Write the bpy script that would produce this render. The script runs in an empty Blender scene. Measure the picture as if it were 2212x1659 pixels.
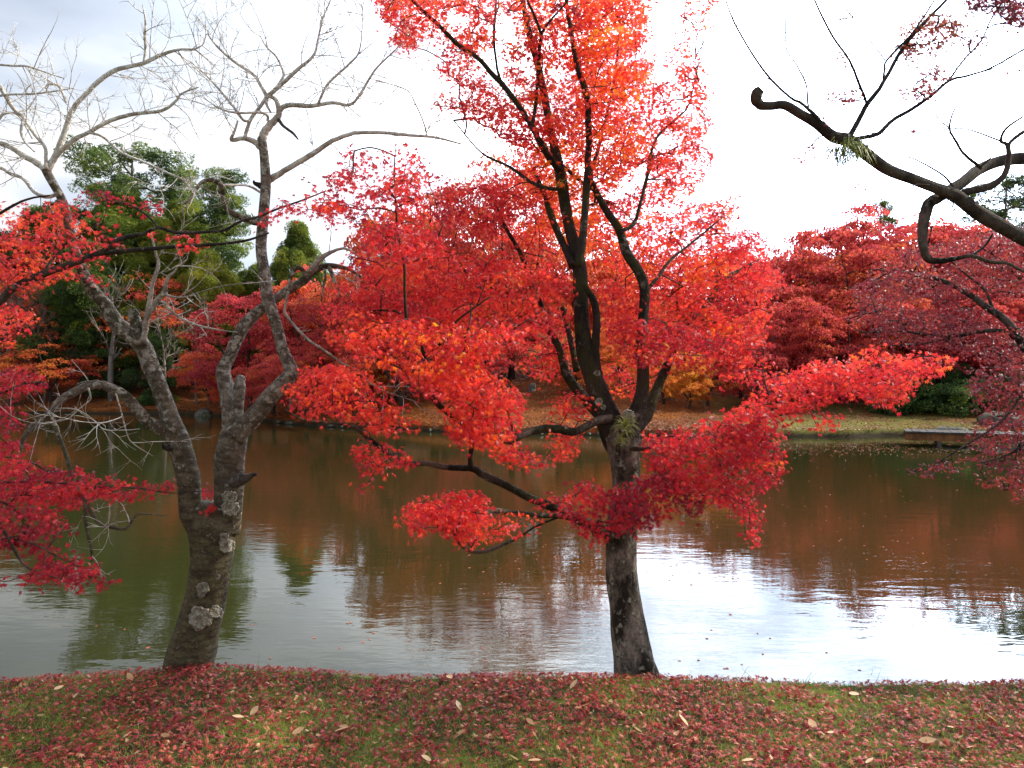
import bpy, math, random
import numpy as np
from mathutils import Vector

# ------------------------------------------------------------------ camera, sky, sun
scene = bpy.context.scene
COL = scene.collection
W, H, FOC = 2212.0, 1659.0, 1671.0          # measuring grid of the photograph, focal length in its pixels
HORIZON = 800.0
CAMZ = 2.5                                   # eye height over the water (the bank top is 1 m over it)
PITCH = -math.atan((H / 2 - HORIZON) / FOC)

cam_d = bpy.data.cameras.new("camera")
cam_d.sensor_width = 36.0
cam_d.lens = 36.0 * FOC / W
cam_d.clip_start = 0.05
cam_d.clip_end = 2000.0
cam = bpy.data.objects.new("camera", cam_d)
COL.objects.link(cam)
cam.location = (0, 0, CAMZ)
cam.rotation_euler = (math.radians(90) + PITCH, 0, 0)
scene.camera = cam

SUN_AZ, SUN_EL = math.radians(74), math.radians(35)     # azimuth clockwise from the view direction (+Y)
sdir = Vector((math.sin(SUN_AZ) * math.cos(SUN_EL), math.cos(SUN_AZ) * math.cos(SUN_EL), math.sin(SUN_EL)))
sun_d = bpy.data.lights.new("sun", 'SUN')
sun_d.energy = 5.0
sun_d.angle = math.radians(0.6)
sun_d.color = (1.0, 0.90, 0.76)
sun = bpy.data.objects.new("sun", sun_d)
COL.objects.link(sun)
sun.rotation_euler = sdir.to_track_quat('Z', 'Y').to_euler()
sun.location = (20, 10, 20)

world = bpy.data.worlds.new("World")
scene.world = world
world.use_nodes = True
scene.view_settings.view_transform = 'Standard'
scene.view_settings.look = 'None'
scene.view_settings.exposure = 0.45
scene.view_settings.gamma = 1.0


def nd(nt, typ, **kw):
    n = nt.nodes.new(typ)
    for k, v in kw.items():
        if k.startswith('i_'):
            n.inputs[k[2:]].default_value = v
        else:
            setattr(n, k, v)
    return n


def ramp(nt, stops, interp='LINEAR'):
    n = nt.nodes.new('ShaderNodeValToRGB')
    cr = n.color_ramp
    cr.interpolation = interp
    while len(cr.elements) < len(stops):
        cr.elements.new(0.5)
    for e, (p, c) in zip(cr.elements, stops):
        e.position = p
        e.color = (c[0], c[1], c[2], 1.0) if not isinstance(c, (int, float)) else (c, c, c, 1.0)
    return n


def build_world():
    nt = world.node_tree
    nt.nodes.clear()
    L = nt.links.new
    out = nd(nt, 'ShaderNodeOutputWorld')
    sky = nd(nt, 'ShaderNodeTexSky', sky_type='NISHITA')
    sky.sun_disc = False
    sky.sun_elevation = SUN_EL
    sky.sun_rotation = SUN_AZ
    bg1 = nd(nt, 'ShaderNodeBackground')
    bg1.inputs['Strength'].default_value = 0.10
    L(sky.outputs[0], bg1.inputs['Color'])
    tc = nd(nt, 'ShaderNodeTexCoord')
    mp = nd(nt, 'ShaderNodeMapping')
    mp.inputs['Scale'].default_value = (1.0, 1.0, 2.6)
    mp.inputs['Location'].default_value = (0.35, 0.2, 0.1)
    L(tc.outputs['Generated'], mp.inputs['Vector'])
    n1 = nd(nt, 'ShaderNodeTexNoise', i_Scale=1.9, i_Detail=5.0, i_Roughness=0.5)
    L(mp.outputs[0], n1.inputs['Vector'])
    # cloud body colour: blue grey where thick, white where thin
    cr = ramp(nt, [(0.38, (0.36, 0.42, 0.53)), (0.52, (0.53, 0.59, 0.69)), (0.66, (0.95, 0.95, 0.96))])
    L(n1.outputs['Fac'], cr.inputs['Fac'])
    # glow put into the cloud at right, off the sun, for water glare
    gl = nd(nt, 'ShaderNodeVectorMath', operation='DOT_PRODUCT')
    ga, ge = math.radians(31), math.radians(25)
    gl.inputs[1].default_value = (math.sin(ga) * math.cos(ge), math.cos(ga) * math.cos(ge), math.sin(ge))
    nrm = nd(nt, 'ShaderNodeVectorMath', operation='NORMALIZE')
    L(tc.outputs['Generated'], nrm.inputs[0])
    L(nrm.outputs[0], gl.inputs[0])
    mx = nd(nt, 'ShaderNodeMath', operation='MAXIMUM')
    mx.inputs[1].default_value = 0.0
    L(gl.outputs['Value'], mx.inputs[0])
    pw = nd(nt, 'ShaderNodeMath', operation='POWER')
    pw.inputs[1].default_value = 10.0
    L(mx.outputs[0], pw.inputs[0])
    ma = nd(nt, 'ShaderNodeMath', operation='MULTIPLY_ADD')
    ma.inputs[1].default_value = 19.0
    ma.inputs[2].default_value = 1.0
    L(pw.outputs[0], ma.inputs[0])
    n3 = nd(nt, 'ShaderNodeTexNoise', i_Scale=4.2, i_Detail=6.0, i_Roughness=0.6)
    L(mp.outputs[0], n3.inputs['Vector'])
    r3 = ramp(nt, [(0.40, 0.50), (0.60, 1.35)])
    L(n3.outputs['Fac'], r3.inputs['Fac'])
    gm = nd(nt, 'ShaderNodeMath', operation='MULTIPLY')
    L(pw.outputs[0], gm.inputs[0])
    L(r3.outputs[0], gm.inputs[1])
    L(gm.outputs[0], ma.inputs[0])
    bg2 = nd(nt, 'ShaderNodeBackground')
    L(cr.outputs[0], bg2.inputs['Color'])
    L(ma.outputs[0], bg2.inputs['Strength'])
    # cover: mostly cloud, a few thin places
    n2 = nd(nt, 'ShaderNodeTexNoise', i_Scale=3.1, i_Detail=4.0)
    L(mp.outputs[0], n2.inputs['Vector'])
    cv = ramp(nt, [(0.30, 0.55), (0.42, 0.98)])
    L(n2.outputs['Fac'], cv.inputs['Fac'])
    mix = nd(nt, 'ShaderNodeMixShader')
    L(cv.outputs[0], mix.inputs[0])
    L(bg1.outputs[0], mix.inputs[1])
    L(bg2.outputs[0], mix.inputs[2])
    L(mix.outputs[0], out.inputs['Surface'])


build_world()
scene.cycles.max_bounces = 8
scene.cycles.diffuse_bounces = 3
scene.cycles.glossy_bounces = 3
scene.cycles.transmission_bounces = 4
scene.cycles.use_denoising = True

# ------------------------------------------------------------------ helpers
rng = np.random.default_rng(7)
random.seed(7)
cp, sp = math.cos(PITCH), math.sin(PITCH)


def P(x, y, d):
    """point seen at (x, y) of the measuring grid, d metres along the view axis"""
    u = (np.asarray(x, float) - W / 2) / FOC
    v = (H / 2 - np.asarray(y, float)) / FOC
    d = np.asarray(d, float)
    X = u * d
    Y = (cp - v * sp) * d
    Z = (sp + v * cp) * d + CAMZ
    return np.stack([X, Y, Z], -1)


def proj(p):
    Z = p[:, 2] - CAMZ
    d = p[:, 1] * cp + Z * sp
    v = -p[:, 1] * sp + Z * cp
    d = np.maximum(d, 0.05)
    return W / 2 + FOC * p[:, 0] / d, H / 2 - FOC * v / d


def empty(name, loc, label=None, cat=None, group=None, kind=None):
    o = bpy.data.objects.new(name, None)
    COL.objects.link(o)
    o.location = loc
    o.empty_display_size = 0.2
    tag(o, label, cat, group, kind)
    return o


def tag(o, label=None, cat=None, group=None, kind=None):
    for k, v in (('label', label), ('category', cat), ('group', group), ('kind', kind)):
        if v:
            o[k] = v
    return o


class MB:
    """collects quads (and one number per vertex) and links them as ONE mesh object"""

    def __init__(self):
        self.v, self.f, self.t, self.n = [], [], [], 0

    def add(self, v, f, t=None):
        v = np.asarray(v, float).reshape(-1, 3)
        f = np.asarray(f, int).reshape(-1, 4)
        self.v.append(v)
        self.f.append(f + self.n)
        self.t.append(np.zeros(len(v)) if t is None else np.asarray(t, float))
        self.n += len(v)

    def build(self, name, mat, parent=None, smooth=True, org=None):
        v = np.concatenate(self.v) if self.v else np.zeros((0, 3))
        f = np.concatenate(self.f) if self.f else np.zeros((0, 4), int)
        t = np.concatenate(self.t) if self.t else np.zeros(0)
        if org is None:
            org = np.array(parent.location) if parent is not None else np.zeros(3)
            q = parent.parent if parent is not None else None
            while q is not None:
                org = org + np.array(q.location)
                q = q.parent
        v = v - org
        me = bpy.data.meshes.new(name)
        me.vertices.add(len(v))
        me.vertices.foreach_set('co', v.astype(np.float32).ravel())
        me.loops.add(f.size)
        me.loops.foreach_set('vertex_index', f.astype(np.int32).ravel())
        me.polygons.add(len(f))
        me.polygons.foreach_set('loop_start', (np.arange(len(f)) * 4).astype(np.int32))
        me.polygons.foreach_set('loop_total', np.full(len(f), 4, np.int32))
        me.update(calc_edges=True)
        me.polygons.foreach_set('use_smooth', np.full(len(f), smooth))
        a = me.attributes.new('tone', 'FLOAT', 'POINT')
        a.data.foreach_set('value', t.astype(np.float32))
        me.materials.append(mat)
        o = bpy.data.objects.new(name, me)
        COL.objects.link(o)
        if parent is not None:
            o.parent = parent
        return o


def catmull(pts, seg):
    """pts (n,k) -> smooth resampled (m,k); seg(i) subdivisions per span"""
    p = np.asarray(pts, float)
    if len(p) < 3:
        n = 4
        t = np.linspace(0, 1, n + 1)[:, None]
        return p[0] * (1 - t) + p[-1] * t
    q = np.vstack([2 * p[0] - p[1], p, 2 * p[-1] - p[-2]])
    out = []
    for i in range(1, len(q) - 2):
        n = seg
        t = (np.arange(n) / n)[:, None]
        a, b, c, d = q[i - 1], q[i], q[i + 1], q[i + 2]
        out.append(0.5 * (2 * b + (c - a) * t + (2 * a - 5 * b + 4 * c - d) * t * t + (3 * b - a - 3 * c + d) * t ** 3))
    out.append(p[-1:])
    return np.vstack(out)


def tube(mb, c, r, sides=8, wob=0.0, tone=0.0):
    """tapered tube along c (n,3) with radii r (n,), both ends closed to a small ring"""
    c = np.asarray(c, float)
    r = np.asarray(r, float)
    c = np.vstack([c[:1], c, c[-1:]])
    r = np.concatenate([[r[0] * 0.02], r, [r[-1] * 0.02]])
    n = len(c)
    tg = np.gradient(c[1:-1], axis=0) if n > 3 else np.repeat(c[-1:] - c[:1], 1, 0)
    tg = np.vstack([tg[:1], tg, tg[-1:]])
    tg /= np.linalg.norm(tg, axis=1)[:, None] + 1e-9
    up = np.array([0.0, 1.0, 0.0]) if abs(tg[0][1]) < 0.8 else np.array([1.0, 0, 0])
    N = np.zeros_like(c)
    a = up - tg[0] * up.dot(tg[0])
    for i in range(n):
        a = a - tg[i] * a.dot(tg[i])
        a /= np.linalg.norm(a) + 1e-9
        N[i] = a
    B = np.cross(tg, N)
    th = np.arange(sides) * 2 * math.pi / sides
    rr = np.repeat(r[:, None], sides, 1)
    if wob:
        k = rng.normal(size=(n, sides))
        k = (k + np.roll(k, 1, 1)) / 1.4
        for _ in range(6):
            k[1:-1] = (k[:-2] + k[1:-1] + k[2:]) / 2.0
        k *= .55 / (k.std() + 1e-6)
        rr = rr * (1 + wob * k)
    v = c[:, None, :] + rr[..., None] * (np.cos(th)[None, :, None] * N[:, None, :] + np.sin(th)[None, :, None] * B[:, None, :])
    i = np.arange(n - 1)[:, None]
    j = np.arange(sides)[None, :]
    j2 = (j + 1) % sides
    f = np.stack([i * sides + j, i * sides + j2, (i + 1) * sides + j2, (i + 1) * sides + j], -1)
    mb.add(v, f, np.full(n * sides, tone))


def limb(mb, pts, d0, d1=None, wob=0.05, bow=0.0, seg=5):
    """pts: (x, y, r) on the measuring grid, depths run d0 -> d1; returns centre points and radii"""
    p = np.asarray(pts, float)
    d1 = d0 if d1 is None else d1
    ln = np.concatenate([[0], np.cumsum(np.hypot(*np.diff(p[:, :2], axis=0).T))])
    t = ln / ln[-1]
    d = d0 + (d1 - d0) * t + bow * np.sin(math.pi * t)
    q = catmull(np.column_stack([p, d]), seg)
    c = P(q[:, 0], q[:, 1], q[:, 3])
    r = np.maximum(q[:, 2], 0.4) * q[:, 3] / FOC
    rm = r.max()
    if rm < .05:
        c = c + rng.normal(size=c.shape) * (r[:, None] * 0.05)
    sides = 5 if rm < 0.01 else (8 if rm < 0.025 else (12 if rm < 0.06 else 20))
    tube(mb, c, r, sides, wob)
    return c, r


# leaf templates: (verts, quads); lobes as quads fanned round the leaf base
def leaf_template(lobes, notch, droop):
    v = [(0, 0, 0)]
    f = []
    n = len(lobes)
    ang = [a for a, _ in lobes]
    na = [ang[0] - 24] + [(ang[i] + ang[i + 1]) / 2 for i in range(n - 1)] + [ang[-1] + 24]
    for a in na:
        a = math.radians(a)
        k = notch * (0.6 if abs(a) > 2 else 1)
        v.append((math.sin(a) * k, math.cos(a) * k, -droop * k * k * 0.4))
    for a, l in lobes:
        a = math.radians(a)
        v.append((math.sin(a) * l, math.cos(a) * l, -droop * l * l))
    for i in range(n):
        f.append((0, 1 + i, n + 2 + i, 2 + i))
    return np.array(v, float), np.array(f, int)


MAPLE = leaf_template([(-118, .45), (-80, .75), (-38, .95), (0, 1.05), (38, .95), (80, .75), (118, .45)], .34, .22)
MAPLE5 = leaf_template([(-95, .7), (-45, .95), (0, 1.05), (45, .95), (95, .7)], .42, .25)
DIAMOND = (np.array([(0, -.5, 0), (.42, 0, -.05), (0, .6, -.12), (-.42, 0, -.05)], float), np.array([(0, 1, 2, 3)]))
OVAL = (np.array([(0, -1, 0), (.38, -.55, .05), (.5, 0, .09), (.33, .6, .05), (0, 1, 0), (-.33, .6, .06), (-.5, 0, .1), (-.38, -.55, .06), (0, 0, -.02), (0, -.55, -.01), (0, .55, -.03)], float),
        np.array([(0, 1, 9, 7), (1, 2, 8, 9), (7, 9, 8, 6), (2, 3, 10, 8), (6, 8, 10, 5), (3, 4, 5, 10)]))
THREE = leaf_template([(-62, .85), (0, 1.0), (62, .85)], .34, .3)


def leaves(mb, pos, tip, nor, size, tone, tmpl):
    tv, tf = tmpl
    m = len(pos)
    if m == 0:
        return
    tip = tip / (np.linalg.norm(tip, axis=1)[:, None] + 1e-9)
    nor = nor - tip * (nor * tip).sum(1)[:, None]
    nor = nor / (np.linalg.norm(nor, axis=1)[:, None] + 1e-9)
    sd = np.cross(tip, nor)
    s = np.broadcast_to(size, (m,))[:, None, None]
    curl = rng.uniform(0.3, 1.9, m)[:, None, None]
    v = pos[:, None, :] + s * (tv[None, :, 0:1] * sd[:, None, :] + tv[None, :, 1:2] * tip[:, None, :] + curl * tv[None, :, 2:3] * nor[:, None, :])
    f = tf[None] + (np.arange(m) * len(tv))[:, None, None]
    mb.add(v, f, np.repeat(tone, len(tv)))


def inside(px, py, poly):
    poly = np.asarray(poly, float)
    x1, y1 = poly[:, 0], poly[:, 1]
    x2, y2 = np.roll(x1, -1), np.roll(y1, -1)
    c = ((y1[None] > py[:, None]) != (y2[None] > py[:, None]))
    xi = (x2 - x1)[None] * (py[:, None] - y1[None]) / ((y2 - y1)[None] + 1e-9) + x1[None]
    return (c & (px[:, None] < xi)).sum(1) % 2 == 1


def parea(poly):
    p = np.asarray(poly, float)
    return 0.5 * abs(np.dot(p[:, 0], np.roll(p[:, 1], 1)) - np.dot(p[:, 1], np.roll(p[:, 0], 1)))


def foliage(mb, poly, d, dens=1.0, tone=0.4, size=0.0185, spray=0.17, per=34, holes=(), tvar=0.11, tmpl=MAPLE, edge=9, sparse=0.0, droop=1.0):
    """layered maple sprays filling the outline poly between depths d=(near, far). Returns the spray centres."""
    A = parea(poly)
    dm = (d[0] + d[1]) / 2
    leaf_px = (size * 1.5 * FOC / dm) ** 2
    n = max(3, int(A / leaf_px * 10.5 * dens / per))
    p = np.asarray(poly, float)
    cs = []
    while len(cs) < n:
        m = n * 4
        x = rng.uniform(p[:, 0].min(), p[:, 0].max(), m)
        y = rng.uniform(p[:, 1].min(), p[:, 1].max(), m)
        ok = inside(x, y, poly)
        for hx, hy, ha, hb in holes:
            ok &= ((x - hx) / ha) ** 2 + ((y - hy) / hb) ** 2 > 1.0
        cs += list(zip(x[ok], y[ok]))
    cs = np.array(cs[:n])
    dd = rng.uniform(d[0], d[1], n)
    C = P(cs[:, 0], cs[:, 1], dd)
    k = rng.poisson(per, n) + 4
    idx = np.repeat(np.arange(n), k)
    m = len(idx)
    R = spray * rng.uniform(0.6, 1.3, n)
    az = rng.uniform(0, 2 * math.pi, m)
    rho = np.sqrt(rng.uniform(0, 1, m))
    el = rng.uniform(0.55, 1.0, n)
    ori = rng.uniform(0, math.pi, n)
    lx, ly = np.cos(az) * rho * R[idx], np.sin(az) * rho * R[idx] * el[idx]
    co, so = np.cos(ori)[idx], np.sin(ori)[idx]
    off = np.column_stack([lx * co - ly * so, lx * so + ly * co, np.zeros(m)])
    tl = rng.normal(0, 0.22, (n, 2))
    off[:, 2] = tl[idx, 0] * off[:, 0] + tl[idx, 1] * off[:, 1] - 0.75 * droop * rho ** 2 * R[idx] * 0.55 + rng.normal(0, 0.014, m)
    pos = C[idx] + off
    px, py = proj(pos)
    jx, jy = px + rng.normal(0, edge, m), py + rng.normal(0, edge, m)
    ok = inside(jx, jy, poly)
    for hx, hy, ha, hb in holes:
        ok &= ((jx - hx) / ha) ** 2 + ((jy - hy) / hb) ** 2 > 1.0
    pos, off, idx = pos[ok], off[ok], idx[ok]
    m = len(pos)
    outw = off / (np.linalg.norm(off, axis=1)[:, None] + 1e-6)
    tip = outw * 0.8 + rng.normal(0, 0.45, (m, 3)) + np.array([0, 0, -0.75 * droop])
    nor = np.array([0, -0.40, 0.80]) + rng.normal(0, 0.38, (m, 3)) + outw * 0.4
    ts = rng.normal(0, tvar, n)
    t = tone + ts[idx] + rng.normal(0, 0.055, m)
    s = size * rng.uniform(0.7, 1.25, m)
    leaves(mb, pos, tip, nor, s, np.clip(t, 0.01, 0.99), tmpl)
    return C


def connect(mb, skel, targets, rmin=0.0010, k=0.00055, maxd=1.2, rmax=0.007):
    """grow fine branches from the limbs (skel points) to every target, nearest first"""
    sk = np.asarray(skel, float)
    T = np.asarray(targets, float)
    d0 = np.array([np.min(((sk - t) ** 2).sum(1)) for t in T])
    T = T[np.argsort(d0)]
    nodes = np.vstack([sk, np.zeros((len(T) * 2, 3))])
    nn = len(sk)
    par = {}
    segs = []
    for t in T:
        q = nodes[:nn]
        dv = q - t
        dist = dv[:, 0] ** 2 + dv[:, 1] ** 2 + dv[:, 2] ** 2
        # prefer attachment from below
        dist = dist + np.maximum(0, dv[:, 2]) ** 2 * 1.5
        j = int(np.argmin(dist))
        L = np.linalg.norm(nodes[j] - t)
        if L > maxd or L < 0.02:
            continue
        a = nodes[j]
        mid = (a + t) / 2 + rng.normal(0, 0.07 * L, 3) + np.array([0, 0, 0.06 * L])
        nodes[nn] = mid
        nodes[nn + 1] = t
        par[nn] = j
        par[nn + 1] = nn
        nn += 2
    cnt = {}
    for i in range(nn - 1, len(sk) - 1, -1):
        cnt[i] = cnt.get(i, 0) + 1
        cnt[par[i]] = cnt.get(par[i], 0) + cnt[i]
    for i in range(len(sk) + 1, nn, 2):
        m_, j = par[i], par[par[i]]
        q = catmull(np.array([nodes[j], nodes[m_], nodes[i]]), 2)
        r1 = min(rmin + k * math.sqrt(cnt[m_]), rmax)
        r2 = min(rmin + k * math.sqrt(cnt[i] - 1 if cnt[i] > 1 else 0), rmax)
        tube(mb, q, np.linspace(r1, r2, len(q)), 4)
    return nodes[len(sk):nn]


def bare_twigs(mb, c, r, n, L=(0.12, 0.4), depth=2, up=0.35, fr=(0.15, 1.0), rr=0.0026, curl=0.5):
    """fine leafless twigs along a limb"""
    c = np.asarray(c)
    m = len(c)
    for _ in range(n):
        i = int(rng.uniform(fr[0], fr[1]) * (m - 1))
        i = min(max(i, 0), m - 2)
        tg = c[i + 1] - c[i]
        tg /= np.linalg.norm(tg) + 1e-9
        s = rng.normal(size=3)
        s -= tg * s.dot(tg)
        s /= np.linalg.norm(s)
        d = tg * 0.5 + s * 0.9 + np.array([0, 0, up * rng.uniform(-0.6, 1.2)])
        _twig(mb, c[i], d / np.linalg.norm(d), rng.uniform(*L), min(rr, r[i] * 0.6 + 0.0006), depth, up, curl)


def _twig(mb, p, d, L, r, depth, up, curl):
    n = 6
    pts = [p]
    bend = rng.normal(0, curl, 3) * 0.5
    bend[2] += up * 0.7
    for i in range(n):
        d = d + (bend + rng.normal(0, 0.38, 3)) / n
        d = d / np.linalg.norm(d)
        pts.append(pts[-1] + d * L / n)
    pts = np.array(pts)
    rad = np.linspace(r, r * 0.4, n + 1)
    tube(mb, pts, rad, 4)
    if depth > 0:
        for _ in range(rng.integers(2, 5)):
            i = rng.integers(1, n)
            s = rng.normal(size=3)
            dd = (pts[i + 1] - pts[i])
            dd /= np.linalg.norm(dd)
            q = dd * 0.7 + s * 0.5
            _twig(mb, pts[i], q / np.linalg.norm(q), L * rng.uniform(0.3, 0.65), r * 0.6, depth - 1, up, curl)


# ------------------------------------------------------------------ materials
def new_mat(name):
    m = bpy.data.materials.new(name)
    m.use_nodes = True
    nt = m.node_tree
    nt.nodes.clear()
    out = nt.nodes.new('ShaderNodeOutputMaterial')
    return m, nt, out


def leaf_mat(name, stops, trans=0.56, rough=0.38, spec=0.45, shift=False, tval=1.6):
    m, nt, out = new_mat(name)
    L = nt.links.new
    at = nd(nt, 'ShaderNodeAttribute', attribute_name='tone')
    cr = ramp(nt, stops)
    if shift:       # each tree is a little more crimson or more orange than its neighbour
        oi = nd(nt, 'ShaderNodeObjectInfo')
        sx = nd(nt, 'ShaderNodeSeparateColor')
        L(oi.outputs['Color'], sx.inputs[0])
        a1 = nd(nt, 'ShaderNodeMath', operation='ADD')
        L(at.outputs['Fac'], a1.inputs[0])
        L(sx.outputs[0], a1.inputs[1])
        a2 = nd(nt, 'ShaderNodeMath', operation='SUBTRACT')
        L(a1.outputs[0], a2.inputs[0])
        a2.inputs[1].default_value = 0.5
        L(a2.outputs[0], cr.inputs['Fac'])
    else:
        L(at.outputs['Fac'], cr.inputs['Fac'])
    pr = nd(nt, 'ShaderNodeBsdfPrincipled')
    pr.inputs['Roughness'].default_value = rough
    pr.inputs['Specular IOR Level'].default_value = spec
    L(cr.outputs[0], pr.inputs['Base Color'])
    tr = nd(nt, 'ShaderNodeBsdfTranslucent')
    hs = nd(nt, 'ShaderNodeHueSaturation')
    hs.inputs['Value'].default_value = tval
    hs.inputs['Hue'].default_value = 0.505
    L(cr.outputs[0], hs.inputs['Color'])
    L(hs.outputs[0], tr.inputs['Color'])
    mx = nd(nt, 'ShaderNodeMixShader')
    mx.inputs[0].default_value = trans
    L(pr.outputs[0], mx.inputs[1])
    L(tr.outputs[0], mx.inputs[2])
    L(mx.outputs[0], out.inputs['Surface'])
    return m


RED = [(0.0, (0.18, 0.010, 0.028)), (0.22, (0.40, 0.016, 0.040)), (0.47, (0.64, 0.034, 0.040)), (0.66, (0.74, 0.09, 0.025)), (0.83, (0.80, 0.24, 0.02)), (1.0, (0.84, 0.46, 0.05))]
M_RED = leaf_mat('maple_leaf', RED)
FARRED = [(0.0, (0.17, 0.022, 0.036)), (0.22, (0.36, 0.040, 0.056)), (0.42, (0.51, 0.066, 0.060)), (0.62, (0.56, 0.14, 0.038)), (0.80, (0.57, 0.22, 0.035)), (1.0, (0.62, 0.35, 0.05))]
M_FAR = leaf_mat('far_maple_leaf', FARRED, shift=True, trans=0.45, spec=0.15, rough=0.6)
M_DULL = leaf_mat('dull_maple_leaf', [(0.0, (0.10, 0.02, 0.03)), (0.3, (0.24, 0.03, 0.045)), (0.6, (0.40, 0.045, 0.035)), (0.85, (0.45, 0.13, 0.03)), (1.0, (0.5, 0.25, 0.05))], trans=0.35)
GREEN = [(0.0, (0.018, 0.038, 0.016)), (0.25, (0.04, 0.078, 0.022)), (0.42, (0.11, 0.165, 0.03)), (0.65, (0.26, 0.30, 0.04)), (1.0, (0.42, 0.34, 0.05))]
M_GREEN = leaf_mat('conifer_needles', GREEN, trans=0.25, spec=0.2, rough=0.55, shift=True)
M_GRASS = leaf_mat('grass_blade', [(0.0, (0.08, 0.12, 0.018)), (0.35, (0.20, 0.25, 0.035)), (0.65, (0.36, 0.37, 0.06)), (1.0, (0.58, 0.48, 0.22))], trans=0.3)
M_LITTER = leaf_mat('fallen_leaf', [(0.0, (0.13, 0.018, 0.022)), (0.3, (0.28, 0.026, 0.032)), (0.55, (0.42, 0.05, 0.045)), (0.74, (0.50, 0.14, 0.07)), (0.88, (0.52, 0.28, 0.13)), (1.0, (0.66, 0.46, 0.24))], trans=0.2, spec=0.25, rough=0.5)
M_FARLITTER = leaf_mat('far_fallen_leaf', [(0.0, (0.12, 0.03, 0.015)), (0.5, (0.30, 0.08, 0.02)), (1.0, (0.42, 0.18, 0.03))], trans=0.1)


def bark(name, base, dark, pale, moss=None, pale_amt=0.5, pale_scale=9.0, dark_scale=5.0, bump=0.4, vert=0.35, rings=0.0, low=None):
    m, nt, out = new_mat(name)
    L = nt.links.new
    tc = nd(nt, 'ShaderNodeTexCoord')
    mp = nd(nt, 'ShaderNodeMapping')
    mp.inputs['Scale'].default_value = (1, 1, vert)
    L(tc.outputs['Object'], mp.inputs['Vector'])
    nA = nd(nt, 'ShaderNodeTexNoise', i_Scale=dark_scale, i_Detail=7.0, i_Roughness=0.65)
    nB = nd(nt, 'ShaderNodeTexNoise', i_Scale=pale_scale, i_Detail=9.0, i_Roughness=0.7)
    nC = nd(nt, 'ShaderNodeTexNoise', i_Scale=60.0, i_Detail=6.0, i_Roughness=0.7)
    L(mp.outputs[0], nA.inputs['Vector'])
    L(tc.outputs['Object'], nB.inputs['Vector'])
    L(mp.outputs[0], nC.inputs['Vector'])
    rA = ramp(nt, [(0.42, 0.0), (0.56, 1.0)])
    L(nA.outputs['Fac'], rA.inputs['Fac'])
    mix1 = nd(nt, 'ShaderNodeMix', data_type='RGBA')
    mix1.inputs['A'].default_value = (*base, 1)
    mix1.inputs['B'].default_value = (*dark, 1)
    L(rA.outputs[0], mix1.inputs['Factor'])
    # fine grain
    rC = ramp(nt, [(0.3, 0.55), (0.7, 1.35)])
    L(nC.outputs['Fac'], rC.inputs['Fac'])
    mg = nd(nt, 'ShaderNodeMix', data_type='RGBA', blend_type='MULTIPLY')
    mg.inputs['Factor'].default_value = 1.0
    L(mix1.outputs['Result'], mg.inputs['A'])
    L(rC.outputs[0], mg.inputs['B'])
    cur = mg.outputs['Result']
    if moss:
        nM = nd(nt, 'ShaderNodeTexNoise', i_Scale=3.3, i_Detail=6.0, i_Roughness=0.7)
        L(tc.outputs['Object'], nM.inputs['Vector'])
        rM = ramp(nt, [(0.47, 0.0), (0.60, 0.8)])
        L(nM.outputs['Fac'], rM.inputs['Fac'])
        mm = nd(nt, 'ShaderNodeMix', data_type='RGBA')
        L(rM.outputs[0], mm.inputs['Factor'])
        L(cur, mm.inputs['A'])
        mm.inputs['B'].default_value = (*moss, 1)
        cur = mm.outputs['Result']
    lo = 0.68 - 0.28 * pale_amt
    rB = ramp(nt, [(lo, 0.0), (lo + 0.05, 1.0)])
    if low:      # lichen thins out and moss takes over towards the foot of the tree
        sp_ = nd(nt, 'ShaderNodeSeparateXYZ')
        L(tc.outputs['Object'], sp_.inputs[0])
        mr = nd(nt, 'ShaderNodeMapRange')
        mr.inputs['From Min'].default_value = 0.55
        mr.inputs['From Max'].default_value = 1.45
        L(sp_.outputs['Z'], mr.inputs['Value'])
        nz = nd(nt, 'ShaderNodeMath', operation='MULTIPLY_ADD')
        L(mr.outputs[0], nz.inputs[0])
        nz.inputs[1].default_value = 0.13
        L(nB.outputs['Fac'], nz.inputs[2])
        nz2 = nd(nt, 'ShaderNodeMath', operation='SUBTRACT')
        L(nz.outputs[0], nz2.inputs[0])
        nz2.inputs[1].default_value = 0.13
        L(nz2.outputs[0], rB.inputs['Fac'])
        ml = nd(nt, 'ShaderNodeMix', data_type='RGBA')
        L(mr.outputs[0], ml.inputs['Factor'])
        lm = nd(nt, 'ShaderNodeMix', data_type='RGBA', blend_type='MULTIPLY')
        lm.inputs['Factor'].default_value = 1.0
        L(rC.outputs[0], lm.inputs['A'])
        nL = ramp(nt, [(0.40, low[0]), (0.60, low[1])])
        L(nA.outputs['Fac'], nL.inputs['Fac'])
        L(nL.outputs[0], lm.inputs['B'])
        L(lm.outputs['Result'], ml.inputs['A'])
        L(cur, ml.inputs['B'])
        cur = ml.outputs['Result']
    else:
        L(nB.outputs['Fac'], rB.inputs['Fac'])
    nD = nd(nt, 'ShaderNodeTexNoise', i_Scale=110.0, i_Detail=3.0)
    L(tc.outputs['Object'], nD.inputs['Vector'])
    rD = ramp(nt, [(0.3, [c * 0.6 for c in pale]), (0.7, [c * 1.15 for c in pale])])
    L(nD.outputs['Fac'], rD.inputs['Fac'])
    mix2 = nd(nt, 'ShaderNodeMix', data_type='RGBA')
    L(rB.outputs[0], mix2.inputs['Factor'])
    L(cur, mix2.inputs['A'])
    L(rD.outputs[0], mix2.inputs['B'])
    pr = nd(nt, 'ShaderNodeBsdfPrincipled')
    pr.inputs['Roughness'].default_value = 0.85
    pr.inputs['Specular IOR Level'].default_value = 0.2
    L(mix2.outputs['Result'], pr.inputs['Base Color'])
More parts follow.
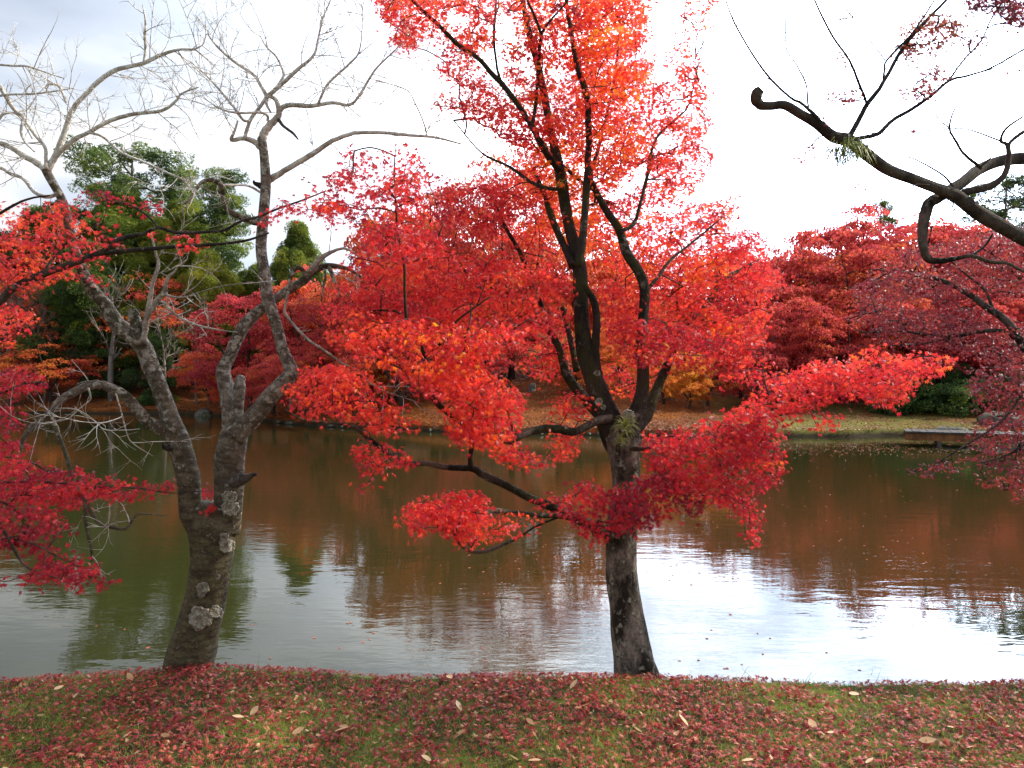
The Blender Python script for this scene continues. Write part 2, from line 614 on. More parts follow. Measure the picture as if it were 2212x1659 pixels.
    ad = nd(nt, 'ShaderNodeMath', operation='MULTIPLY_ADD')
    L(rB.outputs[0], ad.inputs[0])
    ad.inputs[1].default_value = 0.35
    L(nC.outputs['Fac'], ad.inputs[2])
    hgt = ad.outputs[0]
    if rings:
        wv = nd(nt, 'ShaderNodeTexWave', wave_type='BANDS', bands_direction='Z')
        wv.inputs['Scale'].default_value = 9.0
        wv.inputs['Distortion'].default_value = 5.0
        wv.inputs['Detail'].default_value = 3.0
        L(tc.outputs['Object'], wv.inputs['Vector'])
        a2 = nd(nt, 'ShaderNodeMath', operation='MULTIPLY_ADD')
        L(wv.outputs['Fac'], a2.inputs[0])
        a2.inputs[1].default_value = rings
        L(hgt, a2.inputs[2])
        hgt = a2.outputs[0]
    bp = nd(nt, 'ShaderNodeBump')
    bp.inputs['Strength'].default_value = bump
    bp.inputs['Distance'].default_value = 0.022
    L(hgt, bp.inputs['Height'])
    L(bp.outputs[0], pr.inputs['Normal'])
    L(pr.outputs[0], out.inputs['Surface'])
    return m


M_MAPLEBARK = bark('maple_bark', (0.135, 0.10, 0.08), (0.014, 0.011, 0.008), (0.20, 0.19, 0.14), moss=(0.030, 0.034, 0.010), pale_amt=0.42, pale_scale=16, dark_scale=5.0, vert=0.35, bump=1.0)
M_MOSSLIMB = bark('mossy_limb_bark', (0.055, 0.042, 0.032), (0.014, 0.011, 0.008), (0.17, 0.145, 0.11), moss=(0.045, 0.048, 0.010), pale_amt=0.35, pale_scale=7, dark_scale=5.0, vert=0.35, bump=1.0)
M_TWIG = bark('maple_twig', (0.10, 0.055, 0.045), (0.045, 0.025, 0.02), (0.16, 0.12, 0.1), pale_amt=0.2, bump=0.1)
M_CHERRY = bark('cherry_bark', (0.29, 0.235, 0.18), (0.12, 0.09, 0.065), (0.46, 0.42, 0.335), moss=(0.05, 0.048, 0.018), pale_amt=0.66, pale_scale=26, dark_scale=14, vert=1.6, bump=1.0, rings=0.25, low=((0.165, 0.145, 0.07), (0.08, 0.062, 0.038)))
M_CHERRYSUNLIT = bark('cherry_branch_sunlit', (0.68, 0.64, 0.56), (0.40, 0.35, 0.29), (0.78, 0.76, 0.70), pale_amt=0.75, pale_scale=14, dark_scale=9, vert=1.0, bump=0.6)  # strong sunlight on the upper branches put into a paler bark colour
M_CHERRYMID = bark('cherry_dead_branch', (0.42, 0.37, 0.30), (0.22, 0.185, 0.145), (0.52, 0.49, 0.41), pale_amt=0.6, pale_scale=24, dark_scale=12, vert=1.0, bump=0.6)
M_MAPLETRUNK = bark('maple_trunk_bark', (0.30, 0.25, 0.20), (0.030, 0.024, 0.015), (0.38, 0.37, 0.28), moss=(0.026, 0.026, 0.011), pale_amt=0.5, pale_scale=20, dark_scale=9.0, vert=0.5, bump=1.2)
M_CHERRYTRUNK = bark('cherry_trunk_bark', (0.125, 0.095, 0.062), (0.05, 0.038, 0.024), (0.36, 0.35, 0.28), moss=(0.075, 0.078, 0.02), pale_amt=0.2, pale_scale=30, dark_scale=12, vert=0.6, bump=1.0)
M_DARKBARK = bark('dark_bark', (0.105, 0.082, 0.066), (0.035, 0.027, 0.022), (0.20, 0.175, 0.145), pale_amt=0.35, pale_scale=14, bump=1.0)
M_FARBARK = bark('far_bark', (0.06, 0.045, 0.035), (0.03, 0.022, 0.018), (0.13, 0.12, 0.10), pale_amt=0.3, pale_scale=2.5, dark_scale=1.5, bump=0.2)
M_GREYBARK = bark('grey_far_bark', (0.22, 0.19, 0.16), (0.10, 0.085, 0.07), (0.30, 0.28, 0.25), pale_amt=0.4, pale_scale=2.0, dark_scale=1.5, bump=0.2)
M_LICHEN = bark('lichen', (0.60, 0.57, 0.44), (0.30, 0.27, 0.19), (0.70, 0.68, 0.56), pale_amt=0.5, pale_scale=60, dark_scale=45, vert=1, bump=1.0)
M_STONE = bark('stone', (0.13, 0.12, 0.10), (0.06, 0.055, 0.045), (0.22, 0.21, 0.18), moss=(0.06, 0.075, 0.02), pale_amt=0.4, pale_scale=3, dark_scale=2, vert=1, bump=0.8)
M_PLANK = bark('bridge_planks', (0.075, 0.068, 0.062), (0.06, 0.05, 0.045), (0.2, 0.19, 0.17), pale_amt=0.2, pale_scale=3, bump=0.5)
M_BEAM = bark('bridge_beam', (0.26, 0.11, 0.04), (0.14, 0.06, 0.025), (0.3, 0.16, 0.08), pale_amt=0.2, pale_scale=3, bump=0.3)


def ground_mat():
    m, nt, out = new_mat('ground')
    L = nt.links.new
    tc = nd(nt, 'ShaderNodeTexCoord')
    sep = nd(nt, 'ShaderNodeSeparateXYZ')
    L(tc.outputs['Object'], sep.inputs[0])
    n1 = nd(nt, 'ShaderNodeTexNoise', i_Scale=1.6, i_Detail=8.0, i_Roughness=0.7)
    n2 = nd(nt, 'ShaderNodeTexNoise', i_Scale=38.0, i_Detail=4.0, i_Roughness=0.7)
    nf = nd(nt, 'ShaderNodeTexNoise', i_Scale=0.35, i_Detail=8.0, i_Roughness=0.72)
    for n in (n1, n2, nf):
        L(tc.outputs['Object'], n.inputs['Vector'])
    near = ramp(nt, [(0.32, (0.05, 0.022, 0.014)), (0.45, (0.06, 0.05, 0.018)), (0.55, (0.10, 0.115, 0.02)), (0.68, (0.15, 0.16, 0.03))])
    ad = nd(nt, 'ShaderNodeMath', operation='MULTIPLY_ADD')
    L(n2.outputs['Fac'], ad.inputs[0])
    ad.inputs[1].default_value = 0.5
    sb = nd(nt, 'ShaderNodeMath', operation='SUBTRACT')
    L(n1.outputs['Fac'], sb.inputs[0])
    sb.inputs[1].default_value = 0.25
    L(sb.outputs[0], ad.inputs[2])
    L(ad.outputs[0], near.inputs['Fac'])
    litter = ramp(nt, [(0.34, (0.045, 0.045, 0.014)), (0.44, (0.12, 0.045, 0.016)), (0.55, (0.22, 0.075, 0.02)), (0.68, (0.30, 0.13, 0.025))])
    L(nf.outputs['Fac'], litter.inputs['Fac'])
    lawn = ramp(nt, [(0.36, (0.12, 0.045, 0.022)), (0.48, (0.10, 0.085, 0.022)), (0.6, (0.14, 0.145, 0.028)), (0.75, (0.19, 0.19, 0.035))])
    L(nf.outputs['Fac'], lawn.inputs['Fac'])
    # lawn patch: x 9..20, y 28..40
    at = nd(nt, 'ShaderNodeAttribute', attribute_name='tone')
    mxl = nd(nt, 'ShaderNodeMix', data_type='RGBA')
    L(at.outputs['Fac'], mxl.inputs['Factor'])
    L(litter.outputs[0], mxl.inputs['A'])
    L(lawn.outputs[0], mxl.inputs['B'])
    gt = nd(nt, 'ShaderNodeMath', operation='GREATER_THAN')
    L(sep.outputs['Y'], gt.inputs[0])
    gt.inputs[1].default_value = 12.0
    mx = nd(nt, 'ShaderNodeMix', data_type='RGBA')
    L(gt.outputs[0], mx.inputs['Factor'])
    L(near.outputs[0], mx.inputs['A'])
    L(mxl.outputs['Result'], mx.inputs['B'])
    # earth where the banks fall steeply to the water
    gz = nd(nt, 'ShaderNodeMapRange')
    gz.inputs['From Min'].default_value = 0.06
    gz.inputs['From Max'].default_value = 0.20
    L(sep.outputs['Z'], gz.inputs['Value'])
    me = nd(nt, 'ShaderNodeMix', data_type='RGBA')
    L(gz.outputs[0], me.inputs['Factor'])
    me.inputs['A'].default_value = (0.035, 0.026, 0.016, 1)
    L(mx.outputs['Result'], me.inputs['B'])
    pr = nd(nt, 'ShaderNodeBsdfPrincipled')
    pr.inputs['Roughness'].default_value = 0.95
    pr.inputs['Specular IOR Level'].default_value = 0.1
    L(me.outputs['Result'], pr.inputs['Base Color'])
    bp = nd(nt, 'ShaderNodeBump')
    bp.inputs['Strength'].default_value = 0.8
    bp.inputs['Distance'].default_value = 0.02
    L(n2.outputs['Fac'], bp.inputs['Height'])
    L(bp.outputs[0], pr.inputs['Normal'])
    L(pr.outputs[0], out.inputs['Surface'])
    return m


def water_mat():
    m, nt, out = new_mat('pond_water')
    L = nt.links.new
    tc = nd(nt, 'ShaderNodeTexCoord')
    mp = nd(nt, 'ShaderNodeMapping')
    mp.inputs['Scale'].default_value = (0.55, 1.4, 1)
    mp.inputs['Rotation'].default_value = (0, 0, math.radians(12))
    L(tc.outputs['Object'], mp.inputs['Vector'])
    a = nd(nt, 'ShaderNodeTexNoise', i_Scale=2.6, i_Detail=3.0, i_Roughness=0.55)
    b = nd(nt, 'ShaderNodeTexNoise', i_Scale=11.0, i_Detail=3.0, i_Roughness=0.6)
    L(mp.outputs[0], a.inputs['Vector'])
    L(mp.outputs[0], b.inputs['Vector'])
    # ripples come in patches
    c = nd(nt, 'ShaderNodeTexNoise', i_Scale=0.22, i_Detail=3.0)
    L(tc.outputs['Object'], c.inputs['Vector'])
    rc = ramp(nt, [(0.42, 0.08), (0.60, 1.6)])
    L(c.outputs['Fac'], rc.inputs['Fac'])
    mb_ = nd(nt, 'ShaderNodeMath', operation='MULTIPLY')
    L(b.outputs['Fac'], mb_.inputs[0])
    L(rc.outputs[0], mb_.inputs[1])
    ad = nd(nt, 'ShaderNodeMath', operation='MULTIPLY_ADD')
    L(mb_.outputs[0], ad.inputs[0])
    ad.inputs[1].default_value = 0.34
    L(a.outputs['Fac'], ad.inputs[2])
    bp = nd(nt, 'ShaderNodeBump')
    bp.inputs['Strength'].default_value = 1.0
    bp.inputs['Distance'].default_value = 0.0032
    L(ad.outputs[0], bp.inputs['Height'])
    pr = nd(nt, 'ShaderNodeBsdfPrincipled')
    pr.inputs['Base Color'].default_value = (0.022, 0.023, 0.007, 1)
    pr.inputs['Roughness'].default_value = 0.02
    pr.inputs['IOR'].default_value = 1.34
    L(bp.outputs[0], pr.inputs['Normal'])
    L(pr.outputs[0], out.inputs['Surface'])
    return m


# ------------------------------------------------------------------ ground and water
SHX = np.array([-300, -60, -30, -20, -15.5, -11.5, -7, 0, 5, 10.3, 20, 60, 300.])
SHY = np.array([46, 44, 45, 44.5, 42, 37, 33.5, 30, 29.3, 29, 30, 33, 40.])


def vnoise(x, y, s, seed=0):
    """smooth value noise made of a few rotated sines"""
    r = np.random.default_rng(seed)
    o = 0
    for k in range(6):
        a = r.uniform(0, 2 * math.pi)
        f = s * r.uniform(0.6, 1.9)
        o = o + np.sin((x * math.cos(a) + y * math.sin(a)) * f + r.uniform(0, 6.28))
    return o / 6


def crest(x):
    return 3.72 + 0.05 * np.sin(x * 0.9 + 2.2) + 0.02 * np.sin(x * 3.1) - 0.006 * x


def shore(x):
    return np.interp(x, SHX, SHY) + 0.25 * np.sin(x * 0.9) + 0.12 * np.sin(x * 2.3 + 1)


def gz(x, y):
    x = np.asarray(x, float)
    y = np.asarray(y, float)
    e = crest(x)
    znear = 1.0 + 0.012 * vnoise(x, y, 6, 1) + 0.02 * vnoise(x, y, 1.3, 2) + 0.035 * np.exp(-((x + 1.6) / 0.6) ** 2 - ((y - 3.7) / 0.5) ** 2)
    t = np.maximum(0, y - e)
    znear = znear - np.minimum(0.9 * t ** 1.5 + 0.25 * t, 2.0)
    s = y - shore(x)
    lawn = 1 / (1 + np.exp(-(x - 8) / 1.2))
    sl = 0.165 * (1 - lawn) + 0.085 * lawn
    rise = np.minimum(s, 8) * sl + np.clip(s - 8, 0, 6) * 0.17 + np.clip(s - 14, 0, 17) * 0.36 + np.clip(s - 31, 0, 60) * 0.04
    zfar = 0.24 + rise + 0.10 * vnoise(x, y, 0.6, 3) * np.clip(s / 3, 0, 1) + 0.03 * vnoise(x, y, 2.5, 4)
    k = np.clip((s + 0.35) / 0.35, 0, 1)
    zfar = zfar * k + (-0.8) * (1 - k)
    return np.where(y < 15, znear, np.where(s < -0.35, -0.8, zfar))


def make_ground():
    ys = np.concatenate([np.linspace(-60, 0, 14), np.arange(0.5, 6.5, 0.06), np.linspace(6.6, 27, 14), np.arange(27.4, 52, 0.3), np.arange(53, 90, 1.5), np.array([95, 110, 140, 200, 300, 420, 600])])
    xs = np.concatenate([np.array([-400, -250, -150, -100, -70, -55]), np.arange(-45, -8, 0.7), np.arange(-8, 8, 0.12), np.arange(8, 45, 0.7), np.array([55, 70, 100, 150, 250, 400])])
    X, Y = np.meshgrid(xs, ys)
    Z = gz(X, Y)
    lawn = np.clip(1 - ((X - 14.2) / 5.8) ** 2, 0, 1) * np.clip((39 - Y) / 5, 0, 1)
    lawn = np.where(Y > 20, np.clip(lawn * 2.5, 0, 1), 0)
    n, m = X.shape
    i = np.arange(n - 1)[:, None]
    j = np.arange(m - 1)[None]
    f = np.stack([i * m + j, i * m + j + 1, (i + 1) * m + j + 1, (i + 1) * m + j], -1)
    mb = MB()
    mb.add(np.stack([X, Y, Z], -1), f, lawn.ravel())
    o = mb.build('ground', ground_mat())
    tag(o, 'mossy leaf strewn banks and hillside round the pond', None, None, 'structure')


def make_water():
    mb = MB()
    mb.add([(-200, 4.0, 0), (200, 4.0, 0), (200, 60, 0), (-200, 60, 0)], [(0, 1, 2, 3)])
    o = mb.build('water', water_mat(), smooth=False)
    tag(o, 'calm murky pond mirroring red trees and bright cloud', None, None, 'structure')


make_ground()
make_water()


def tree_empty(name, base, label, cat='tree', group=None):
    return empty(name, tuple(base), label, cat, group)


# ------------------------------------------------------------------ the red maple in the middle
def roots(base, spec, mat, t):
    """root flares running out from the foot into the bank"""
    for (dx, dy, r) in spec:
        mb = MB()
        p = []
        for k, h in ((-.15, .17), (.25, .07), (.62, .015), (1.05, -.02), (1.7, -.05)):
            x, y = base[0] + dx * k * .62, base[1] + dy * k * .62
            p.append((x, y, max(float(gz(np.array([x]), np.array([y]))[0]), .55) + h))
        c = catmull(np.array(p), 4)
        tube(mb, c, np.linspace(r, r * .35, len(c)), 10, .08)
        mb.build('root', mat, t)


def central_maple():
    base = P(1375, 1462, 3.98)
    t = tree_empty('maple_tree', base, 'tall scarlet maple with dark mossy forked trunk standing in the middle of the near bank')
    sk = []

    def lb(name, pts, d0, d1=None, bow=0.0, mat=None, wob=0.05, seg=5):
        if mat is None:
            mat = M_MAPLETRUNK if name == 'trunk' else (M_MAPLEBARK if pts[-1][1] > 700 else M_MOSSLIMB)
        mb = MB()
        c, r = limb(mb, pts, d0, d1, wob, bow, seg)
        sk.append(c[::2])
        mb.build(name, mat, t)
        return c, r

    lb('trunk', [(1382, 1500, 60), (1377, 1466, 50), (1369, 1430, 44), (1362, 1380, 41), (1352, 1310, 36), (1344, 1240, 34), (1342, 1170, 34), (1346, 1110, 33), (1352, 1050, 30), (1350, 1000, 31), (1347, 960, 37), (1343, 935, 36), (1338, 915, 28)], 3.98, 4.1, wob=0.045, seg=7)
    D = 4.1
    roots(base, [(.19, -.02, .05), (-.13, -.10, .045), (.06, -.20, .05), (-.17, .05, .04), (.12, .15, .05)], M_MAPLETRUNK, t)
    lb('limb', [(1345, 985, 24), (1335, 955, 32), (1312, 900, 28), (1300, 868, 24), (1280, 813, 20), (1265, 762, 19), (1257, 694, 16), (1254, 625, 16), (1250, 567, 15), (1231, 495, 12), (1221, 444, 12), (1214, 393, 12), (1204, 345, 11), (1195, 307, 9), (1183, 246, 8), (1170, 178, 8), (1154, 113, 7), (1137, 44, 6), (1129, 0, 5), (1120, -60, 4), (1125, -140, 2)], D, 4.7)
    lb('limb', [(1250, 575, 9), (1258, 520, 9), (1262, 478, 8), (1267, 410, 8), (1271, 342, 7), (1271, 239, 7), (1262, 188, 7), (1248, 147, 6), (1231, 51, 5), (1222, -20, 4), (1230, -120, 2)], 4.17, 4.3)
    lb('limb', [(1210, 370, 7), (1180, 331, 7), (1161, 297, 7), (1149, 273, 6.5), (1119, 226, 6), (1084, 181, 6), (1064, 161, 5.5), (1030, 123, 5), (989, 96, 5), (951, 58, 4.5), (920, 29, 4), (890, 0, 3.5), (866, -30, 3)], 4.35, 3.9)
    lb('limb', [(1149, 273, 4), (1153, 256, 4), (1160, 191, 4), (1166, 103, 4), (1168, 73, 3.5), (1153, 31, 3), (1139, 0, 2.5), (1130, -40, 2)], 4.25, 4.1)
    lb('limb', [(1168, 73, 3), (1194, 38, 2.6), (1225, 3, 2.2), (1240, -30, 1.5)], 4.12, 4.0)
    lb('limb', [(1084, 181, 3.5), (1074, 147, 3), (1067, 82, 3), (1071, 17, 2.5), (1073, -40, 2)], 4.08, 4.2)
    lb('limb', [(1236, 575, 8), (1225, 547, 8), (1207, 506, 8), (1187, 455, 7), (1177, 420, 5), (1160, 380, 3)], 4.25, 4.7)
    lb('limb', [(1352, 960, 24), (1362, 930, 22), (1372, 899, 18), (1387, 848, 15), (1389, 796, 13), (1384, 745, 12), (1389, 694, 11), (1392, 625, 11), (1378, 584, 11), (1354, 547, 11), (1337, 496, 9), (1310, 455, 8), (1286, 410, 7), (1276, 380, 5), (1290, 330, 4), (1310, 250, 3), (1330, 150, 2.5), (1340, 40, 2)], D, 4.6)
    lb('limb', [(1340, 500, 4), (1368, 485, 4.5), (1382, 444, 4), (1399, 376, 4), (1404, 342, 3.5), (1419, 297, 3), (1464, 253, 2.5), (1485, 232, 2), (1500, 180, 1.6), (1520, 80, 1.3)], 4.3, 4.8)
    lb('limb', [(1366, 935, 14), (1395, 899, 13), (1416, 848, 11), (1445, 780, 9), (1476, 705, 8), (1514, 673, 7), (1538, 639, 7), (1555, 608, 5), (1590, 588, 4), (1640, 560, 2)], 4.15, 5.2)
    lb('limb', [(1476, 705, 5), (1466, 680, 5), (1462, 650, 3), (1470, 600, 2)], 4.8, 5.0)
    lb('limb', [(1295, 830, 11), (1289, 795, 10), (1286, 745, 9), (1289, 694, 8), (1283, 653, 8), (1272, 632, 7), (1262, 612, 5)], 4.2, 4.2)
    lb('limb', [(1322, 1160, 13), (1293, 1143, 12), (1242, 1118, 10.5), (1190, 1094, 9.5), (1139, 1073, 8.5), (1088, 1046, 8), (1050, 1029, 8.5), (1020, 1012, 7.5), (968, 1010, 6.5), (920, 1001, 6), (876, 1000, 6), (832, 974, 5), (797, 947, 4.5), (763, 923, 4), (729, 914, 3.5), (690, 912, 3), (650, 905, 2.5), (615, 885, 1.5)], 3.98, 3.3, bow=0.1)
    lb('limb', [(1018, 1012, 6), (1016, 991, 5.5), (1018, 957, 5), (999, 923, 5.5), (975, 899, 6), (941, 868, 6), (920, 830, 5), (910, 803, 5), (917, 772, 4), (948, 745, 4), (978, 718, 4), (984, 697, 3), (1013, 673, 2), (1060, 640, 1.5)], 3.68, 3.6)
    lb('limb', [(1240, 1120, 6), (1200, 1114, 6), (1156, 1113, 6), (1098, 1107, 6), (1061, 1104, 6), (1030, 1126, 5), (1009, 1141, 4), (985, 1150, 2)], 3.88, 3.5)
    lb('limb', [(1215, 1116, 3), (1197, 1121, 2.5), (1156, 1138, 2.6), (1119, 1162, 3), (1078, 1181, 4), (1047, 1192, 4), (1018, 1191, 3.6), (992, 1174, 3), (985, 1150, 1.5)], 3.86, 3.6)
    lb('limb', [(1320, 905, 11), (1289, 909, 9), (1242, 932, 9), (1197, 926, 9), (1153, 931, 9), (1112, 947, 8), (1098, 955, 7)], 4.08, 3.75)
    lb('limb', [(1104, 950, 4), (1084, 960, 4), (1060, 958, 3), (1030, 960, 2)], 3.76, 3.7)
    lb('limb', [(1106, 950, 5), (1108, 925, 4), (1100, 900, 3), (1090, 860, 2)], 3.76, 3.8)
    lb('limb', [(917, 775, 4), (908, 735, 4), (900, 718, 4.5), (879, 690, 4), (874, 625, 3.2), (873, 574, 3), (861, 513, 2.6), (855, 444, 2.2), (852, 359, 1.6), (856, 310, 1)], 3.6, 3.4)
    lb('limb', [(1375, 1075, 7), (1400, 1045, 6), (1450, 1010, 5.5), (1520, 975, 5), (1582, 943, 5), (1620, 919, 4.5), (1668, 899, 4), (1726, 888, 3.5), (1764, 868, 3), (1815, 841, 2.6), (1866, 813, 2.2), (1914, 789, 1.8), (1990, 770, 1)], 4.05, 3.6)
    lb('limb', [(1590, 940, 3.5), (1640, 905, 3), (1700, 860, 2.4), (1770, 815, 2), (1850, 780, 1.4)], 3.85, 3.9)
    lb('limb', [(1300, 905, 11), (1262, 860, 11), (1228, 817, 10), (1218, 793, 9), (1207, 752, 7.5), (1192, 722, 7), (1170, 704, 6), (1105, 670, 5), (1060, 640, 4), (1000, 580, 3), (960, 540, 2)], 4.2, 4.8)
    lb('limb', [(1192, 724, 5), (1180, 690, 4.5), (1160, 632, 5), (1139, 584, 5), (1122, 543, 5), (1091, 489, 4), (1070, 440, 2.5), (1040, 400, 1.5)], 4.5, 4.9)
    lb('limb', [(1246, 800, 8), (1240, 770, 7), (1232, 735, 6), (1222, 690, 6), (1215, 665, 5)], 4.3, 4.5)
    lb('limb', [(1360, 968, 6), (1380, 970, 5), (1398, 969, 4), (1410, 968, 3)], 3.98, 3.95)
    lb('limb', [(1284, 412, 4), (1240, 380, 4), (1190, 330, 3), (1170, 300, 2)], 4.45, 4.7)
    lb('limb', [(1215, 410, 4), (1160, 400, 4), (1100, 360, 3), (1040, 330, 2), (980, 260, 1.4)], 4.35, 4.9)
    lb('limb', [(1385, 640, 5), (1420, 600, 4), (1450, 560, 3), (1500, 520, 2.4), (1560, 470, 1.5)], 4.3, 4.7)
    SK = np.vstack(sk)

    cr = MB()
    C = []

    def fo(poly, d, **k):
        C.append(foliage(cr, poly, d, **k))

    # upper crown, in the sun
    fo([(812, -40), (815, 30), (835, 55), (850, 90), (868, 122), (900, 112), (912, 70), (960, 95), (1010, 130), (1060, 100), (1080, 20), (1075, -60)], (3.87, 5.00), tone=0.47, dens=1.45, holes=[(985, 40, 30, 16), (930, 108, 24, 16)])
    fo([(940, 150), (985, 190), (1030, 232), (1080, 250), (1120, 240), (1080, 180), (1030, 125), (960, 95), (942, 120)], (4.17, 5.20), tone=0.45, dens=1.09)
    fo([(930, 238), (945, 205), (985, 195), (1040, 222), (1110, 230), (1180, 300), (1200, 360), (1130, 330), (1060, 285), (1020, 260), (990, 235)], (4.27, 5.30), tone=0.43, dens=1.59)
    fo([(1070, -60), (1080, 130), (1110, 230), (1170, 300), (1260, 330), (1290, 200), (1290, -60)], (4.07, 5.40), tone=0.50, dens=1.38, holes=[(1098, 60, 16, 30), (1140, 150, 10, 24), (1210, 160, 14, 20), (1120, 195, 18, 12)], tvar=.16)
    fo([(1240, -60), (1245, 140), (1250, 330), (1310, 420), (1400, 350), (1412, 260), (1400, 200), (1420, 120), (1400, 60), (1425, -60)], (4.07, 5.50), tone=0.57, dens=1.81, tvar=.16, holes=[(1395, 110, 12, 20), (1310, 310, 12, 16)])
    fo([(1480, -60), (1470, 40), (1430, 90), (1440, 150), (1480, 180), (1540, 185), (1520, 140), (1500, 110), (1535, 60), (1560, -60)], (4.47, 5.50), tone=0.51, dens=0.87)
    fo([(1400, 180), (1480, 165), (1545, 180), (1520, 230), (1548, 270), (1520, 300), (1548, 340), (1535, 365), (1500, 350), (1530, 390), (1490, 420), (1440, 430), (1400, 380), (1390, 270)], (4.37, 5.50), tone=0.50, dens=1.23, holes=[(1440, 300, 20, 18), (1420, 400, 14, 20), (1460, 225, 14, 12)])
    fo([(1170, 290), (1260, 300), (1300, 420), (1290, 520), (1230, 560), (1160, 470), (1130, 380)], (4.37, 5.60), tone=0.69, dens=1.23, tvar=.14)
    fo([(1040, 400), (1130, 330), (1190, 360), (1200, 470), (1180, 560), (1100, 540), (1060, 470)], (4.57, 5.70), tone=0.47, dens=0.87, holes=[(1120, 470, 22, 20)])
    # left shoulder
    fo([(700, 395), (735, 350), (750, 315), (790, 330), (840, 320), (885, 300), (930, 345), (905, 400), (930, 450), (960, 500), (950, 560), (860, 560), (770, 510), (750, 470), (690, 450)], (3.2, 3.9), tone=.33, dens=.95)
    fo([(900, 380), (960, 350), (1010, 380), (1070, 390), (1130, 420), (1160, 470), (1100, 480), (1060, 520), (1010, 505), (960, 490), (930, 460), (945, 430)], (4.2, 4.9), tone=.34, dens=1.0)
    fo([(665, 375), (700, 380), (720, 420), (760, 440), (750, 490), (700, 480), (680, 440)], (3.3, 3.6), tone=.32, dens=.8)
    # middle mass, left of the trunk
    fo([(790, 590), (740, 560), (800, 520), (900, 520), (1000, 550), (1100, 540), (1200, 560), (1240, 620), (1230, 720), (1150, 720), (1110, 700), (1000, 700), (900, 720), (800, 700), (700, 690), (692, 650), (730, 610)], (3.7, 4.7), tone=.42, dens=1.15)
    fo([(700, 680), (800, 660), (950, 680), (1120, 690), (1130, 740), (1060, 800), (1010, 850), (920, 840), (850, 800), (760, 760), (700, 730)], (3.3, 4.2), tone=.50, dens=1.05)
    fo([(880, 760), (1000, 740), (1090, 800), (1130, 830), (1140, 900), (1120, 960), (1150, 990), (1190, 1025), (1150, 1000), (1090, 985), (1040, 960), (1000, 965), (960, 930), (985, 880), (900, 850)], (3.3, 3.9), tone=.46, dens=1.1)
    fo([(930, 835), (990, 820), (1060, 830), (1100, 880), (1060, 950), (1000, 965), (970, 930), (960, 900)], (3.3, 3.8), tone=.42, dens=.8)
    fo([(610, 860), (650, 800), (720, 770), (790, 800), (860, 850), (890, 890), (850, 930), (810, 940), (760, 900), (690, 900), (630, 900)], (3.2, 3.7), tone=.48, dens=1.0)
    fo([(755, 985), (770, 950), (830, 940), (870, 960), (905, 985), (880, 1000), (850, 1020), (800, 1050), (770, 1045), (790, 1010)], (3.2, 3.6), tone=.40, dens=1.0)
    fo([(820, 900), (890, 880), (905, 930), (870, 945), (820, 930)], (3.3, 3.6), tone=.43, dens=.7)
    fo([(1120, 740), (1200, 700), (1250, 760), (1240, 800), (1180, 820), (1130, 800)], (4.4, 4.9), tone=.46, dens=.8)
    fo([(1190, 840), (1270, 830), (1290, 880), (1260, 930), (1240, 990), (1190, 1000), (1180, 940)], (3.8, 4.4), tone=.48, dens=.75)
    fo([(1060, 950), (1120, 960), (1180, 1000), (1200, 1035), (1150, 1010), (1060, 1000)], (3.5, 3.8), tone=.38, dens=.9)
    # low pads over the water
    fo([(850, 1125), (880, 1085), (920, 1062), (1000, 1045), (1050, 1065), (1062, 1100), (1040, 1140), (1000, 1165), (960, 1150), (925, 1135), (880, 1165), (890, 1130)], (3.3, 3.8), tone=.42, dens=1.9)
    fo([(985, 1130), (1060, 1110), (1130, 1100), (1180, 1130), (1140, 1150), (1060, 1155), (1010, 1190), (975, 1180)], (3.4, 3.8), tone=.46, dens=1.0)
    fo([(1130, 1080), (1180, 1060), (1230, 1040), (1290, 1030), (1310, 1060), (1290, 1150), (1330, 1160), (1280, 1175), (1240, 1130), (1180, 1100)], (3.6, 4.1), tone=.36, dens=.95)
    fo([(1290, 1140), (1330, 1150), (1330, 1165), (1300, 1175), (1280, 1190), (1270, 1170)], (3.7, 3.9), tone=.45, dens=.8)
    # right side
    fo([(1270, 400), (1330, 430), (1400, 380), (1470, 420), (1530, 430), (1600, 415), (1600, 460), (1560, 520), (1590, 560), (1560, 620), (1450, 640), (1340, 620), (1290, 540)], (4.55, 5.60), tone=.48, dens=1.1, tvar=.15)
    fo([(1290, 600), (1400, 600), (1550, 600), (1640, 590), (1680, 620), (1660, 700), (1640, 740), (1600, 800), (1560, 780), (1450, 740), (1390, 720), (1300, 700)], (4.25, 5.40), tone=.44, dens=1.05)
    fo([(1300, 690), (1400, 680), (1500, 700), (1590, 740), (1580, 790), (1560, 820), (1500, 790), (1420, 790), (1360, 780), (1310, 740)], (3.95, 4.60), tone=.36, dens=1.0)
    fo([(1580, 700), (1640, 700), (1675, 720), (1650, 760), (1620, 750), (1590, 790), (1560, 800)], (4.05, 4.50), tone=.38, dens=1.0)
    fo([(1310, 760), (1400, 750), (1440, 800), (1400, 840), (1330, 860), (1300, 830)], (4.55, 5.20), tone=.5, dens=.5)
    fo([(1540, 530), (1600, 470), (1650, 500), (1665, 560), (1700, 600), (1640, 650), (1560, 630)], (4.7, 5.4), tone=.40, dens=1.0)
    fo([(1450, 930), (1540, 880), (1600, 860), (1700, 900), (1695, 960), (1600, 960), (1500, 950)], (3.6, 4.0), tone=.34, dens=.7)
    fo([(1560, 800), (1620, 760), (1700, 780), (1740, 800), (1680, 850), (1600, 880), (1560, 850)], (4.0, 4.6), tone=.36, dens=.45)
